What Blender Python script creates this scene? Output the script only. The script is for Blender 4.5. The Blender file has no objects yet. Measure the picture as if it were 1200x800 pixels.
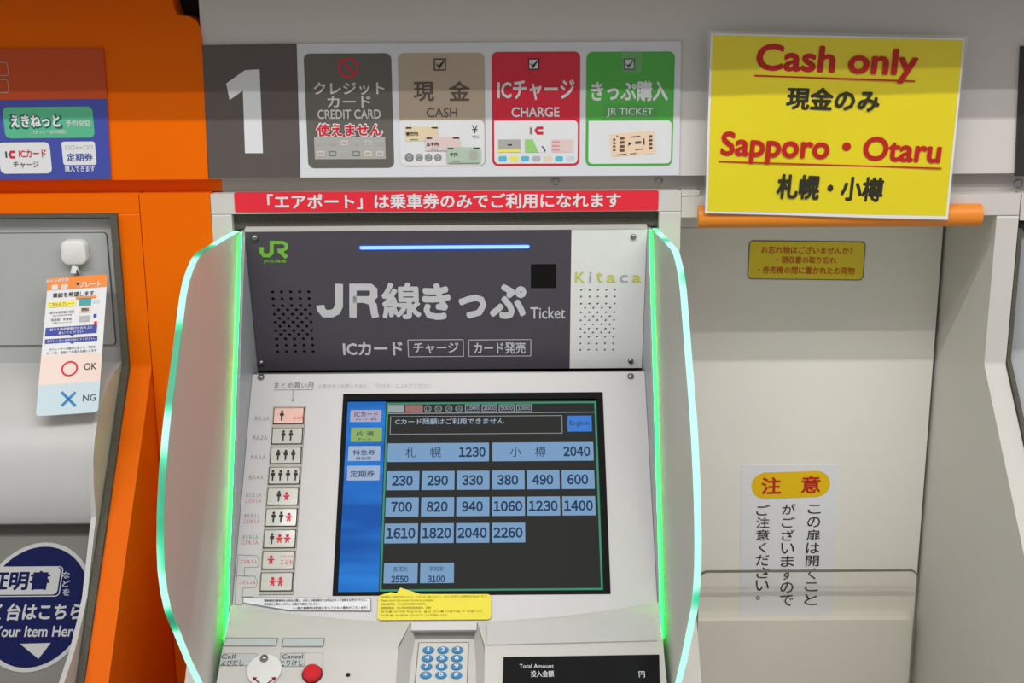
import bpy, bmesh, math
from mathutils import Vector, Matrix
from mathutils.geometry import tessellate_polygon

SC = bpy.context.scene
COL = SC.collection
R = math.radians
# ------------------------------------------------------------------ camera, world, lights, exposure
FPX, PITCH, ROLL = 1500.0, R(14), R(.4)
CAM = Vector((0, -1.5, 1.55))
cd = bpy.data.cameras.new('camera'); cam = bpy.data.objects.new('camera', cd); COL.objects.link(cam)
cd.sensor_width = 36; cd.lens = FPX * 36 / 1200; cd.clip_start = .02
cam.matrix_world = Matrix.Translation(CAM) @ Matrix.Rotation(math.pi/2 - PITCH, 4, 'X') @ Matrix.Rotation(-ROLL, 4, 'Z')
SC.camera = cam
w = bpy.data.worlds.new('world'); SC.world = w; w.use_nodes = True
w.node_tree.nodes['Background'].inputs[0].default_value = (1, .97, .95, 1)
w.node_tree.nodes['Background'].inputs[1].default_value = .45
def area(name, loc, aim, sx, sy, power, color):
    l = bpy.data.lights.new(name, 'AREA'); l.shape = 'RECTANGLE'; l.size = sx; l.size_y = sy
    l.energy = power; l.color = color
    o = bpy.data.objects.new(name, l); COL.objects.link(o); o.location = loc
    o.rotation_euler = (Vector(aim) - Vector(loc)).to_track_quat('-Z', 'Y').to_euler()
area('ceiling_tube', (0, -1.50, 3.058), (0, 0, 1.2), 4.0, .03, 37, (1, .985, .96))
area('ceiling_tube', (0, -1.85, 3.062), (0, 0, 1.2), 4.0, .03, 19, (1, .985, .96))
vs = SC.view_settings
SC.display_settings.display_device = 'sRGB'
vs.view_transform = 'Standard'; vs.look = 'None'; vs.exposure = 0; vs.gamma = 1; vs.use_curve_mapping = False

# ------------------------------------------------------------------ helpers
def ray(px, py):
    a, b = (px - 600) / FPX, (400 - py) / FPX
    x = a * math.cos(ROLL) + b * math.sin(ROLL); y = -a * math.sin(ROLL) + b * math.cos(ROLL)
    return Vector((x, math.cos(PITCH) + y * math.sin(PITCH), -math.sin(PITCH) + y * math.cos(PITCH)))

class Fr:
    """a flat face in the place: origin, right, up, outward normal"""
    def __init__(s, o, u, v):
        s.o = Vector(o); s.u = Vector(u).normalized(); v = Vector(v)
        s.n = s.u.cross(v).normalized(); s.v = s.n.cross(s.u).normalized()
    def P(s, u, v, h=0): return s.o + s.u * u + s.v * v + s.n * h
    def uv(s, px, py):
        r = ray(px, py); t = (s.o - CAM).dot(s.n) / r.dot(s.n); q = CAM + r * t - s.o
        return q.dot(s.u), q.dot(s.v)
    def pts(s, pl): return [s.uv(*p) for p in pl]
    def box(s, x0, y0, x1, y1):
        xm, ym = (x0+x1)/2, (y0+y1)/2
        return s.uv(x0, ym)[0], s.uv(xm, y1)[1], s.uv(x1, ym)[0], s.uv(xm, y0)[1]
    def scale(s, px, py):
        a, b = s.uv(px-1, py), s.uv(px+1, py); c, d = s.uv(px, py-1), s.uv(px, py+1)
        return math.hypot(a[0]-b[0], a[1]-b[1])/2, math.hypot(c[0]-d[0], c[1]-d[1])/2
    def rot(s, p0, p1, h=0):
        a, b = s.uv(*p0), s.uv(*p1); A, B = s.P(a[0], a[1], h), s.P(b[0], b[1], h)
        return Fr(A, B - A, s.v)
    def lift(s, h): return Fr(s.P(0, 0, h), s.u, s.v)

def fill(loops):
    return tessellate_polygon([[Vector((p[0], p[1], 0)) for p in l] for l in loops])
def rrect(u0, v0, u1, v1, r=0, seg=6):
    if r <= 0: return [(u0, v0), (u1, v0), (u1, v1), (u0, v1)]
    r = min(r, (u1-u0)/2 * .999, (v1-v0)/2 * .999); out = []
    for cx, cy, a0 in ((u1-r, v0+r, -90), (u1-r, v1-r, 0), (u0+r, v1-r, 90), (u0+r, v0+r, 180)):
        for k in range(seg+1):
            a = R(a0 + 90*k/seg); out.append((cx + r*math.cos(a), cy + r*math.sin(a)))
    return out
def circ(u, v, r, seg=24, ry=None):
    ry = ry or r
    return [(u + r*math.cos(2*math.pi*k/seg), v + ry*math.sin(2*math.pi*k/seg)) for k in range(seg)]

TXT = {}
def glyphs(s, bold):
    if (s, bold) not in TXT and bold:
        V, F = glyphs(s, 0); VV, FF = [], []                # overprinted a little to every side
        for k in range(8):
            dx, dy = bold*math.cos(k*math.pi/4), bold*math.sin(k*math.pi/4); b = len(VV)
            VV += [(v[0]+dx, v[1]+dy, k*1.6e-5) for v in V]; FF += [tuple(b+i for i in f) for f in F]
        TXT[(s, bold)] = (VV, FF)
    if (s, bold) not in TXT and len(s) > 1 and any(c.isdigit() and ord(c) < 127 for c in s):
        V, F, x = [], [], 0                                   # plain letters and digits set one by one, evenly spaced
        for c in s:
            if c == ' ': x += .28; continue
            asc = c.isdigit() and ord(c) < 127; v, f = glyphs(chr(ord(c)+0xFEE0) if asc else c, 0)
            lo, hi = (min(p[0] for p in v)-.045, max(p[0] for p in v)+.045) if asc else (0, max(p[0] for p in v)+.06)
            b = len(V); V += [(p[0]-lo+x, p[1], 0) for p in v]; F += [tuple(b+i for i in q) for q in f]; x += hi-lo
        TXT[(s, bold)] = (V, F)
    if (s, bold) not in TXT:
        c = bpy.data.curves.new('t', 'FONT'); c.body = s; c.size = 1; c.resolution_u = 4 if (s.isascii() and len(s) < 20) or 'Sapporo' in s else 2; c.fill_mode = 'FRONT'
        o = bpy.data.objects.new('t', c); COL.objects.link(o)
        dg = bpy.context.evaluated_depsgraph_get(); m = bpy.data.meshes.new_from_object(o.evaluated_get(dg))
        V = [(v.co.x, v.co.y, 0) for v in m.vertices]; F = [tuple(p.vertices) for p in m.polygons]
        bpy.data.objects.remove(o); bpy.data.curves.remove(c); bpy.data.meshes.remove(m)
        TXT[(s, bold)] = (V, F)
    return TXT[(s, bold)]

class G:
    """collects the faces of ONE mesh, several materials allowed"""
    def __init__(s): s.V, s.F, s.M, s.mats = [], [], [], []
    def add(s, V, F, m):
        if m not in s.mats: s.mats.append(m)
        b = len(s.V); k = s.mats.index(m); s.V += [Vector(v) for v in V]
        for f in F: s.F.append(tuple(b+i for i in f)); s.M.append(k)
        return s
    def flat(s, fr, pts, h, m, holes=()):
        loops = [pts] + list(holes); P = [p for l in loops for p in l]; T = []
        for t in fill(loops):
            a, b, c = (P[i] for i in t)
            T.append(t if (b[0]-a[0])*(c[1]-a[1]) - (b[1]-a[1])*(c[0]-a[0]) > 0 else (t[0], t[2], t[1]))
        return s.add([fr.P(p[0], p[1], h) for p in P], T, m)
    def plate(s, fr, pts, h0, h1, m, holes=()):
        s.flat(fr, pts, h1, m, holes)
        k = len(s.F); s.flat(fr, pts, h0, m, holes)
        for i in range(k, len(s.F)): s.F[i] = s.F[i][::-1]
        for li, l in enumerate([pts] + list(holes)):
            ar = sum(l[i][0]*l[(i+1) % len(l)][1] - l[(i+1) % len(l)][0]*l[i][1] for i in range(len(l)))
            if (ar < 0) != (li > 0): l = l[::-1]
            n = len(l)
            s.add([fr.P(p[0], p[1], h) for h in (h0, h1) for p in l], [(i, (i+1) % n, n+(i+1) % n, n+i) for i in range(n)], m)
        return s
    def pbox(s, fr, x0, y0, x1, y1, h0, h1, m, r=0):
        return s.plate(fr, rrect(*fr.box(x0, y0, x1, y1), r), h0, h1, m)
    def pflat(s, fr, x0, y0, x1, y1, h, m, r=0): return s.flat(fr, rrect(*fr.box(x0, y0, x1, y1), r), h, m)
    def ring(s, fr, pts, inner, h, m): return s.flat(fr, pts, h, m, [inner])
    def frame(s, fr, x0, y0, x1, y1, t, h, m, r=0):
        u0, v0, u1, v1 = fr.box(x0, y0, x1, y1)
        return s.ring(fr, rrect(u0, v0, u1, v1, r), rrect(u0+t, v0+t, u1-t, v1-t, max(r-t, 0)), h, m)
    def text(s, fr, t, cx, cy, wpx, hpx, m, bold=0., h=.0006):
        V, F = glyphs(t, bold)
        if not V: return s
        xs = [v[0] for v in V]; ys = [v[1] for v in V]; x0, x1, y0, y1 = min(xs), max(xs), min(ys), max(ys)
        cu, cv = fr.uv(cx, cy); su, sv = fr.scale(cx, cy)
        kx, ky = wpx*su/max(x1-x0, 1e-6), hpx*sv/max(y1-y0, 1e-6)
        return s.add([fr.P(cu + (v[0]-(x0+x1)/2)*kx, cv + (v[1]-(y0+y1)/2)*ky, h + v[2]) for v in V], F, m)
    def stroke(s, fr, pl, wd, h, m, px=True, closed=False):
        pl = fr.pts(pl) if px else list(pl); n = len(pl)
        L, Rr = [], []
        for i, p in enumerate(pl):
            a = pl[i-1] if (i or closed) else None; b = pl[(i+1) % n] if (i < n-1 or closed) else None
            d = []
            for q0, q1 in ((a, p), (p, b)):
                if q0 is not None and q1 is not None:
                    l = math.hypot(q1[0]-q0[0], q1[1]-q0[1]) or 1e-9; d.append(((q1[0]-q0[0])/l, (q1[1]-q0[1])/l))
            t = (sum(x[0] for x in d), sum(x[1] for x in d)); l = math.hypot(*t) or 1e-9; t = (t[0]/l, t[1]/l)
            k = wd/2 / max(.4, abs(t[0]*d[0][0] + t[1]*d[0][1]))
            L.append((p[0]-t[1]*k, p[1]+t[0]*k)); Rr.append((p[0]+t[1]*k, p[1]-t[0]*k))
        e = n if closed else n-1
        return s.add([fr.P(*q, h) for q in L+Rr], [(n+i, n+(i+1) % n, (i+1) % n, i) for i in range(e)], m)
    def extr(s, prof, x0, x1, m):
        """side profile of (Y, z) points run from x0 to x1"""
        fr = Fr((0, 0, 0), (0, 1, 0), (0, 0, 1))          # normal +X
        return s.plate(fr, prof, x0, x1, m)
    def bx(s, x0, x1, y0, y1, z0, z1, m):
        return s.plate(Fr((0, 0, 0), (1, 0, 0), (0, 0, 1)), rrect(x0, z0, x1, z1), -y1, -y0, m)
    def lathe(s, fr, u, v, prof, m, seg=24, ru=1., rv=1.):
        V, F = [], []; n = len(prof)
        for k in range(seg):
            a = 2*math.pi*k/seg
            for r, h in prof: V.append(fr.P(u + r*ru*math.cos(a), v + r*rv*math.sin(a), h))
        for k in range(seg):
            j = (k+1) % seg
            for i in range(n-1): F.append((k*n+i, j*n+i, j*n+i+1, k*n+i+1))
        F.append(tuple(k*n+n-1 for k in range(seg)))
        return s.add(V, F, m)
    def tube(s, pl, r, m, seg=8):
        V, F = [], []; n = len(pl); pl = [Vector(p) for p in pl]
        for i, p in enumerate(pl):
            d = (pl[min(i+1, n-1)] - pl[max(i-1, 0)]).normalized(); q = d.to_track_quat('Z', 'Y')
            for k in range(seg):
                a = 2*math.pi*k/seg; V.append(p + q @ Vector((r*math.cos(a), r*math.sin(a), 0)))
        for i in range(n-1):
            for k in range(seg):
                j = (k+1) % seg; F.append((i*seg+k, i*seg+j, (i+1)*seg+j, (i+1)*seg+k))
        F += [tuple(range(seg))[::-1], tuple((n-1)*seg+k for k in range(seg))]
        return s.add(V, F, m)
    def build(s, name, parent=None, loc=None, bevel=0, label=None, cat=None, kind=None, group=None):
        base = Vector((0, 0, 0)); a = parent
        while a is not None: base = base + a.location; a = a.parent
        off = Vector(loc) - base if loc is not None else Vector((0, 0, 0))
        if loc is None and parent is None and s.V:
            xs, ys, zs = zip(*s.V); off = Vector(((min(xs)+max(xs))/2, max(ys), min(zs)))
        me = bpy.data.meshes.new(name); me.from_pydata([v - base - off for v in s.V], [], s.F)
        for m in s.mats: me.materials.append(m)
        me.polygons.foreach_set('material_index', s.M); me.polygons.foreach_set('use_smooth', [True]*len(s.F))
        me.update(); me.set_sharp_from_angle(angle=R(35))
        o = bpy.data.objects.new(name, me); COL.objects.link(o); o.location = off
        if parent: o.parent = parent
        if bevel:
            b = o.modifiers.new('bevel', 'BEVEL'); b.width = bevel; b.segments = 2; b.limit_method = 'ANGLE'; b.angle_limit = R(35)
        props(o, label, cat, kind, group)
        return o
def props(o, label=None, cat=None, kind=None, group=None):
    for k, v in (('label', label), ('category', cat), ('kind', kind), ('group', group)):
        if v: o[k] = v
def thing(name, loc, label, cat, group=None):
    o = bpy.data.objects.new(name, None); COL.objects.link(o); o.location = loc; o.empty_display_size = .05
    props(o, label, cat, None, group); return o

# ------------------------------------------------------------------ materials
def s2l(c): c /= 255; return c/12.92 if c <= .04045 else ((c+.055)/1.055)**2.4
KL = .92                                                   # light on a fully lit wall: photo colour -> paint colour
def mat(name, rgb, rough=.5, metal=0, spec=.35, emit=0, mottle=.03, scale=40, bump=0, coat=0, k=KL, bscale=200):
    m = bpy.data.materials.new(name); m.use_nodes = True; nt = m.node_tree; N = nt.nodes; b = N['Principled BSDF']
    c = [min(.92, s2l(x)/k) for x in rgb]
    b.inputs['Roughness'].default_value = rough; b.inputs['Metallic'].default_value = metal
    b.inputs['Specular IOR Level'].default_value = spec; b.inputs['Coat Weight'].default_value = coat
    b.inputs['Coat Roughness'].default_value = .12
    tc = N.new('ShaderNodeTexCoord')
    if emit:
        b.inputs['Roughness'].default_value = .08; b.inputs['Specular IOR Level'].default_value = 0
        e = [s2l(x) for x in rgb]
        b.inputs['Base Color'].default_value = (.01, .01, .01, 1)
        b.inputs['Emission Color'].default_value = (*e, 1); b.inputs['Emission Strength'].default_value = emit
        return m
    nz = N.new('ShaderNodeTexNoise'); nz.inputs['Scale'].default_value = scale; nz.inputs['Detail'].default_value = 4
    nt.links.new(tc.outputs['Object'], nz.inputs['Vector'])
    mx = N.new('ShaderNodeMix'); mx.data_type = 'RGBA'
    mx.inputs[6].default_value = (*[x*(1-mottle) for x in c], 1); mx.inputs[7].default_value = (*[min(.95, x*(1+mottle)) for x in c], 1)
    nt.links.new(nz.outputs['Fac'], mx.inputs[0]); nt.links.new(mx.outputs[2], b.inputs['Base Color'])
    if bump:
        n2 = N.new('ShaderNodeTexNoise'); n2.inputs['Scale'].default_value = bscale; n2.inputs['Detail'].default_value = 3
        nt.links.new(tc.outputs['Object'], n2.inputs['Vector'])
        bp = N.new('ShaderNodeBump'); bp.inputs['Strength'].default_value = bump; bp.inputs['Distance'].default_value = .002
        nt.links.new(n2.outputs['Fac'], bp.inputs['Height']); nt.links.new(bp.outputs['Normal'], b.inputs['Normal'])
        if coat: nt.links.new(bp.outputs['Normal'], b.inputs['Coat Normal'])
    return m
WHITE = mat('white_painted_metal', (207, 204, 199), .45)
WALL = mat('wall_white', (212, 208, 204), .45)
DOORM = mat('door_paint', (236, 234, 226), .5, mottle=.05, scale=6)
CHAN = mat('grey_channel', (170, 166, 160), .5)
DARK = mat('dark_gap', (26, 25, 24), .8)
BRUSH = mat('black_brush_seal', (92, 89, 80), .9, mottle=.5, scale=500, bump=.6, bscale=700)
ORANGE = mat('orange_paint', (238, 106, 2), .45, spec=.07, mottle=.03, scale=8)
ORANGE2 = mat('orange_plastic', (238, 142, 48), .4)
POSTO = mat('orange_poster', (196, 74, 18), .45)
BLUE = mat('poster_blue', (66, 78, 165), .4)
GREENP = mat('poster_green', (88, 182, 140), .4)
GREEND = mat('dark_green_ink', (20, 96, 80), .5)
PWHITE = mat('print_white', (222, 224, 227), .45)
INK = mat('black_ink', (40, 38, 38), .5)
GINK = mat('grey_ink', (120, 120, 122), .5)
LINK = mat('pale_grey_ink', (178, 178, 180), .5)
BINK = mat('blue_ink', (58, 74, 160), .5)
RINK = mat('red_ink', (208, 36, 56), .5)
SGREY = mat('sign_dark_grey', (92, 84, 82), .4)
SNUM = mat('sign_numeral_white', (222, 224, 228), .4)
SWHITE = mat('sign_white', (216, 219, 225), .4)
T_DG = mat('tile_dark_grey', (100, 98, 92), .4)
LETT = mat('tile_pale_lettering', (214, 212, 208), .5)
T_TAN = mat('tile_tan', (182, 166, 146), .4)
T_RED = mat('tile_red', (212, 40, 62), .4)
T_GRN = mat('tile_green', (80, 172, 72), .4)
T_CARD = mat('tile_pale_grey', (172, 172, 168), .4)
T_BROWN = mat('tile_brown_ink', (98, 82, 76), .5)
NOTE1 = mat('note_cream', (226, 208, 176), .5); NOTE2 = mat('note_pink', (222, 200, 198), .5); NOTE3 = mat('note_green', (176, 196, 176), .5)
TICK = mat('ticket_peach', (236, 208, 180), .5)
RSTRIP = mat('red_strip', (230, 42, 60), .35)
YELLOW = mat('yellow_print', (232, 214, 20), .3, mottle=.02, scale=12, coat=.6, bump=.25, bscale=30)
YRED = mat('dark_red_ink', (190, 32, 30), .5)
YBLK = mat('black_print', (48, 46, 34), .5)
YSTK = mat('yellow_sticker', (236, 214, 48), .4)
YPILL = mat('yellow_pill', (236, 194, 16), .4)
REDB = mat('orange_red_ink', (206, 76, 30), .5)
PAPER = mat('paper_white', (230, 232, 238), .6)
MDARK = mat('header_dark_grey', (79, 75, 85), .32, coat=.15)
MBRAND = mat('header_white', (236, 238, 238), .35)
MBODY = mat('machine_body', (203, 201, 196), .4)
MPANEL = mat('machine_panel', (204, 202, 203), .38)
MCHEEK = mat('machine_cheek_grey', (172, 176, 180), .4)
TITLE = mat('header_lettering', (206, 206, 210), .45)
LOGO = mat('green_logo', (124, 190, 72), .45)
YGR = mat('yellow_green_ink', (208, 212, 84), .5)
BEZEL = mat('screen_bezel', (16, 16, 18), .5, spec=.08)
BLACKG = mat('black_gloss', (14, 14, 16), .12)
STEEL = mat('screw_steel', (150, 150, 148), .25, metal=.9)
GREYM = mat('service_grey', (172, 174, 173), .45)
GREYL = mat('service_light_grey', (190, 191, 190), .4)
GREYD = mat('service_dark_grey', (108, 107, 101), .5)
SEAM = mat('seam_line', (96, 97, 96), .7)
NAVY = mat('navy_print', (14, 22, 72), .5, spec=.06)
RING = mat('sticker_grey_white', (176, 178, 178), .5, spec=.1)
REEL = mat('reel_white', (226, 226, 224), .35)
CARDO = mat('card_orange', (240, 138, 56), .4); CARDP = mat('card_pink', (232, 212, 202), .4); CARDB = mat('card_pale_blue', (192, 212, 220), .4)
CARDX = mat('card_blue_ink', (40, 128, 190), .5); CARDY = mat('card_yellow', (238, 228, 96), .4); CARDT = mat('card_teal', (70, 160, 165), .4)
BTN = mat('button_cap', (196, 194, 188), .3, coat=.4); BTNP = mat('button_cap_pink', (244, 190, 180), .3, coat=.4)
BTNF = mat('button_frame', (176, 173, 164), .35); BTNE = mat('button_edge', (54, 48, 42), .5)
KEYB = mat('key_blue', (70, 136, 184), .45, spec=.15); KEYP = mat('keypad_plate', (206, 205, 198), .4)
INSET = mat('inset_plate', (198, 197, 196), .35); INSETB = mat('inset_plate_blue_grey', (190, 196, 196), .4)
REDBTN = mat('red_button', (206, 34, 44), .25)
YNOTE = mat('yellow_notice', (232, 218, 50), .45)
YNINK = mat('olive_ink', (150, 132, 40), .6)
RGREY = mat('right_machine_grey', (166, 170, 172), .45)
# what gives off light
LEDW = mat('led_bar_core', (165, 222, 255), .4, emit=1.15); LEDB = mat('led_bar_bloom_rim', (44, 84, 235), .4, emit=.9)  # blue rim: the bar's diffuser, with its bloom painted in as glow
D_BG = mat('screen_dark', (46, 46, 45), .25, emit=.9); D_BLUE = mat('screen_blue', (32, 98, 180), .25, emit=1.05)
D_BTN = mat('screen_button', (120, 156, 192), .25, emit=1.); D_TXT = mat('screen_ink', (38, 62, 92), .3, emit=.9)
D_GRN = mat('screen_green_line', (64, 150, 116), .3, emit=.9); D_LINE = mat('screen_grey_line', (150, 158, 160), .3, emit=1)
D_PALE = mat('screen_pale', (160, 178, 196), .3, emit=1); D_TAB = mat('screen_tab', (158, 176, 204), .3, emit=1); D_TABG = mat('screen_tab_green', (138, 172, 100), .3, emit=1)
D_RED = mat('screen_red', (158, 112, 108), .3, emit=.9); D_ENG = mat('screen_language_blue', (64, 122, 206), .3, emit=1); D_LAV = mat('screen_tab_lavender', (170, 166, 190), .3, emit=1)
LEDG = mat('green_led', (18, 250, 44), .4, emit=20)

def glow_blue(m):
    nt = m.node_tree; N = nt.nodes; tc = N.new('ShaderNodeTexCoord'); nz = N.new('ShaderNodeTexNoise'); mp = N.new('ShaderNodeMapping')
    mp.inputs['Scale'].default_value = (4, 30, 40); nz.inputs['Scale'].default_value = 1.; rp = N.new('ShaderNodeValToRGB')
    rp.color_ramp.elements[0].position = .35; rp.color_ramp.elements[0].color = (*[s2l(x) for x in (24, 84, 166)], 1)
    rp.color_ramp.elements[1].position = .7; rp.color_ramp.elements[1].color = (*[s2l(x) for x in (44, 128, 214)], 1)
    L = nt.links.new; L(tc.outputs['Object'], mp.inputs[0]); L(mp.outputs[0], nz.inputs['Vector']); L(nz.outputs['Fac'], rp.inputs[0])
    L(rp.outputs[0], N['Principled BSDF'].inputs['Emission Color'])
glow_blue(D_BLUE)

def acrylic(name, tint, k_tr, k_ref, rough):
    m = bpy.data.materials.new(name); m.use_nodes = True; nt = m.node_tree; N = nt.nodes; L = nt.links.new
    N.remove(N['Principled BSDF']); out = N['Material Output']
    tr = N.new('ShaderNodeBsdfTransparent'); tr.inputs[0].default_value = (*tint, 1)
    rf = N.new('ShaderNodeBsdfRefraction'); rf.inputs['Roughness'].default_value = rough; rf.inputs['IOR'].default_value = 1.12; rf.inputs[0].default_value = (*tint, 1)
    df = N.new('ShaderNodeBsdfDiffuse'); df.inputs[0].default_value = (*[x*.98 for x in tint], 1)
    tl = N.new('ShaderNodeBsdfTranslucent'); tl.inputs[0].default_value = (*[x*.98 for x in tint], 1)
    a = N.new('ShaderNodeMixShader'); a.inputs[0].default_value = .4; L(df.outputs[0], a.inputs[1]); L(tl.outputs[0], a.inputs[2])
    b = N.new('ShaderNodeMixShader'); b.inputs[0].default_value = k_ref; L(a.outputs[0], b.inputs[1]); L(rf.outputs[0], b.inputs[2])
    c = N.new('ShaderNodeMixShader'); c.inputs[0].default_value = k_tr; L(b.outputs[0], c.inputs[1]); L(tr.outputs[0], c.inputs[2])
    nz = N.new('ShaderNodeTexNoise'); nz.inputs['Scale'].default_value = 300
    L(c.outputs[0], out.inputs[0]); return m
FROST = acrylic('frosted_acrylic', (.97, .97, .95), .24, .6, .6)

def clear(name, tint, rough, amount):
    m = bpy.data.materials.new(name); m.use_nodes = True; nt = m.node_tree; N = nt.nodes; L = nt.links.new
    N.remove(N['Principled BSDF']); out = N['Material Output']
    tr = N.new('ShaderNodeBsdfTransparent'); tr.inputs[0].default_value = (*tint, 1)
    gl = N.new('ShaderNodeBsdfGlossy'); gl.inputs['Roughness'].default_value = rough; gl.inputs[0].default_value = (1, 1, 1, 1)
    nz = N.new('ShaderNodeTexNoise'); nz.inputs['Scale'].default_value = 22; nz.inputs['Detail'].default_value = 5
    bp = N.new('ShaderNodeBump'); bp.inputs['Strength'].default_value = .35; bp.inputs['Distance'].default_value = .004
    tc = N.new('ShaderNodeTexCoord'); L(tc.outputs['Object'], nz.inputs['Vector']); L(nz.outputs['Fac'], bp.inputs['Height']); L(bp.outputs[0], gl.inputs['Normal'])
    c = N.new('ShaderNodeMixShader'); c.inputs[0].default_value = amount; L(tr.outputs[0], c.inputs[1]); L(gl.outputs[0], c.inputs[2])
    L(c.outputs[0], out.inputs[0]); return m
CLEAR = clear('clear_acrylic', (.985, .983, .97), .05, .02)
CLEARE = mat('acrylic_cut_edge', (118, 120, 106), .25)
LAM = clear('laminate_film', (.97, .97, .96), .1, .12)
TAPE = clear('clear_tape', (.96, .97, .97), .25, .04)

def rim():
    m = bpy.data.materials.new('lit_acrylic_edge'); m.use_nodes = True; nt = m.node_tree; N = nt.nodes; L = nt.links.new; b = N['Principled BSDF']
    tc = N.new('ShaderNodeTexCoord'); nz = N.new('ShaderNodeTexNoise'); nz.inputs['Scale'].default_value = 11; nz.inputs['Detail'].default_value = 1
    rp = N.new('ShaderNodeValToRGB'); e = rp.color_ramp.elements
    e[0].position = .35; e[0].color = (.0, .26, .13, 1); e[1].position = .47; e[1].color = (.50, 1.0, .86, 1)
    x = rp.color_ramp.elements.new(.41); x.color = (.03, .66, .34, 1)
    L(tc.outputs['Object'], nz.inputs['Vector']); L(nz.outputs['Fac'], rp.inputs[0]); L(rp.outputs[0], b.inputs['Emission Color'])
    b.inputs['Emission Strength'].default_value = 1.0; b.inputs['Base Color'].default_value = (.05, .2, .12, 1)
    return m
RIM = rim()

# ------------------------------------------------------------------ the faces things lie on
F0 = Fr((0, 0, 0), (1, 0, 0), (0, 0, 1))                     # front of the fascia and surrounds
FH = Fr((-.077, .027, 1.135), (1, 0, 0), (0, -.0316, .1795)) # header of the ticket machine, leaning out
FP = Fr((-.077, -.1833, .9238), (1, 0, 0), (0, .1759, .2162))  # its screen panel, leaning back
CY, CZ = -.2395, .8935                                       # crease of the lower body
FS1 = Fr((-.077, CY, CZ), (1, 0, 0), (0, -.1833-CY, .9238-CZ))
FS2 = Fr((-.077, CY, CZ), (1, 0, 0), (0, CY+.2745, CZ-.872))
DY = .17
FD = Fr((0, DY, 0), (1, 0, 0), (0, 0, 1))
XL, XR = -.314, .160
ZC0, ZC1 = 1.361, 1.3745

# ------------------------------------------------------------------ structure
g = G(); g.bx(-3, 3, -3.5, .6, -.05, 0, mat('floor_tile', (150, 146, 140), .4, scale=3, mottle=.1)); g.build('floor', kind='structure')
g = G(); g.bx(-3, 3, -.15, .6, 1.600, 1.8, CHAN); g.build('ceiling', kind='structure')
g = G(); g.bx(-3, 3, .42, .5, 0, 1.5995, DARK); g.build('wall_backing_added', kind='structure')  # dark backing added behind the openings to shut out world light
g = G(); g.bx(-.352, 1.6, 0, .1, ZC1, 1.5995, WALL); g.build('wall_fascia', kind='structure')
g = G(); g.bx(-.342, .2215, .016, .1, ZC0-.004, ZC1, CHAN); t1 = g.build('trim_1', kind='structure')
for px, py in ((651, 212.5), (772, 212)):
    fr = F0.lift(-.016); u, v = fr.uv(px, py); q = G().lathe(fr, u, v, [(.0045, 0), (.0045, .001), (.003, .0022), (.0001, .0024)], STEEL, 16); q.build('screw', t1)
g = G(); g.bx(.2215, 1.2, .016, .1, ZC0-.010, ZC1, CHAN); t2 = g.build('trim_2', kind='structure')
fr = F0.lift(-.016); u, v = fr.uv(1193, 215); G().lathe(fr, u, v, [(.0055, 0), (.0055, .001), (.004, .0022), (.0001, .0024)], STEEL, 16).build('screw', t2)

# door at the back of the right-hand recess
zt = F0.uv(980, 251)[1]
g = G(); zs = FD.uv(930, 722)[1]
g.bx(.204, .5685, DY, DY+.03, .0, FD.uv(980, 266)[1], DOORM); g.build('door_1', kind='structure', bevel=.0015)
g = G(); g.bx(.2, .573, DY-.014, DY+.03, FD.uv(980, 266)[1]+.003, 1.35, DOORM); g.build('trim_3', kind='structure')
g = G(); g.bx(.21, .563, DY-.012, DY-.0005, .02, zs, DOORM); g.build('trim_4', kind='structure', bevel=.003)

# ------------------------------------------------------------------ orange surround of the left machine
os_ = thing('orange_surround', (-.60, 0, 0), 'orange metal surround framing the grey service machine on the left', 'surround')
top = [(203, -14), (203, 0), (206, 12), (210, 18), (222, 19), (230, 23), (234.5, 31), (237, 45)]
pl = F0.pts(top); pl = [(-1.3, pl[0][1])] + pl + [(-.3525, ZC1), (-1.3, ZC1)]
g = G(); g.plate(F0, pl, -.06, .004, ORANGE); g.build('fascia_panel', os_, bevel=.003)
g = G(); g.bx(-1.3, -.342, .016, .08, ZC0-.003, ZC1, ORANGE); g.build('channel', os_)
zl = F0.uv(70, 250)[1]
g = G(); g.bx(-1.3, -.4375, 0, .12, zl, ZC0-.003, ORANGE); g.build('lintel', os_, bevel=.0015)
g = G(); g.bx(-.4365, -.3535, 0, .06, .1, ZC0-.003, ORANGE); g.build('cover_panel', os_, bevel=.0015)
wing = [(0, zl), (0, 1.147), (-.46, .623), (-.46, 0), (.3, 0), (.3, zl)]
g = G(); g.extr(wing, -.463, -.4375, ORANGE); g.build('side_post', os_, bevel=.003)
g = G(); g.extr([(-.006, zl-.002), (-.006, 1.15), (-.455, .63), (-.40, .63), (.03, 1.15), (.03, zl-.002)], -.4712, -.4632, BRUSH)
g.bx(-1.3, -.463, -.002, .03, zl-.005, zl-.0002, BRUSH); g.build('brush_seal', os_)
g = G(); g.bx(-.40, -.352, .03, .1, ZC1+.10, 1.5993, DARK); g.build('gap_backing', os_)

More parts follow.
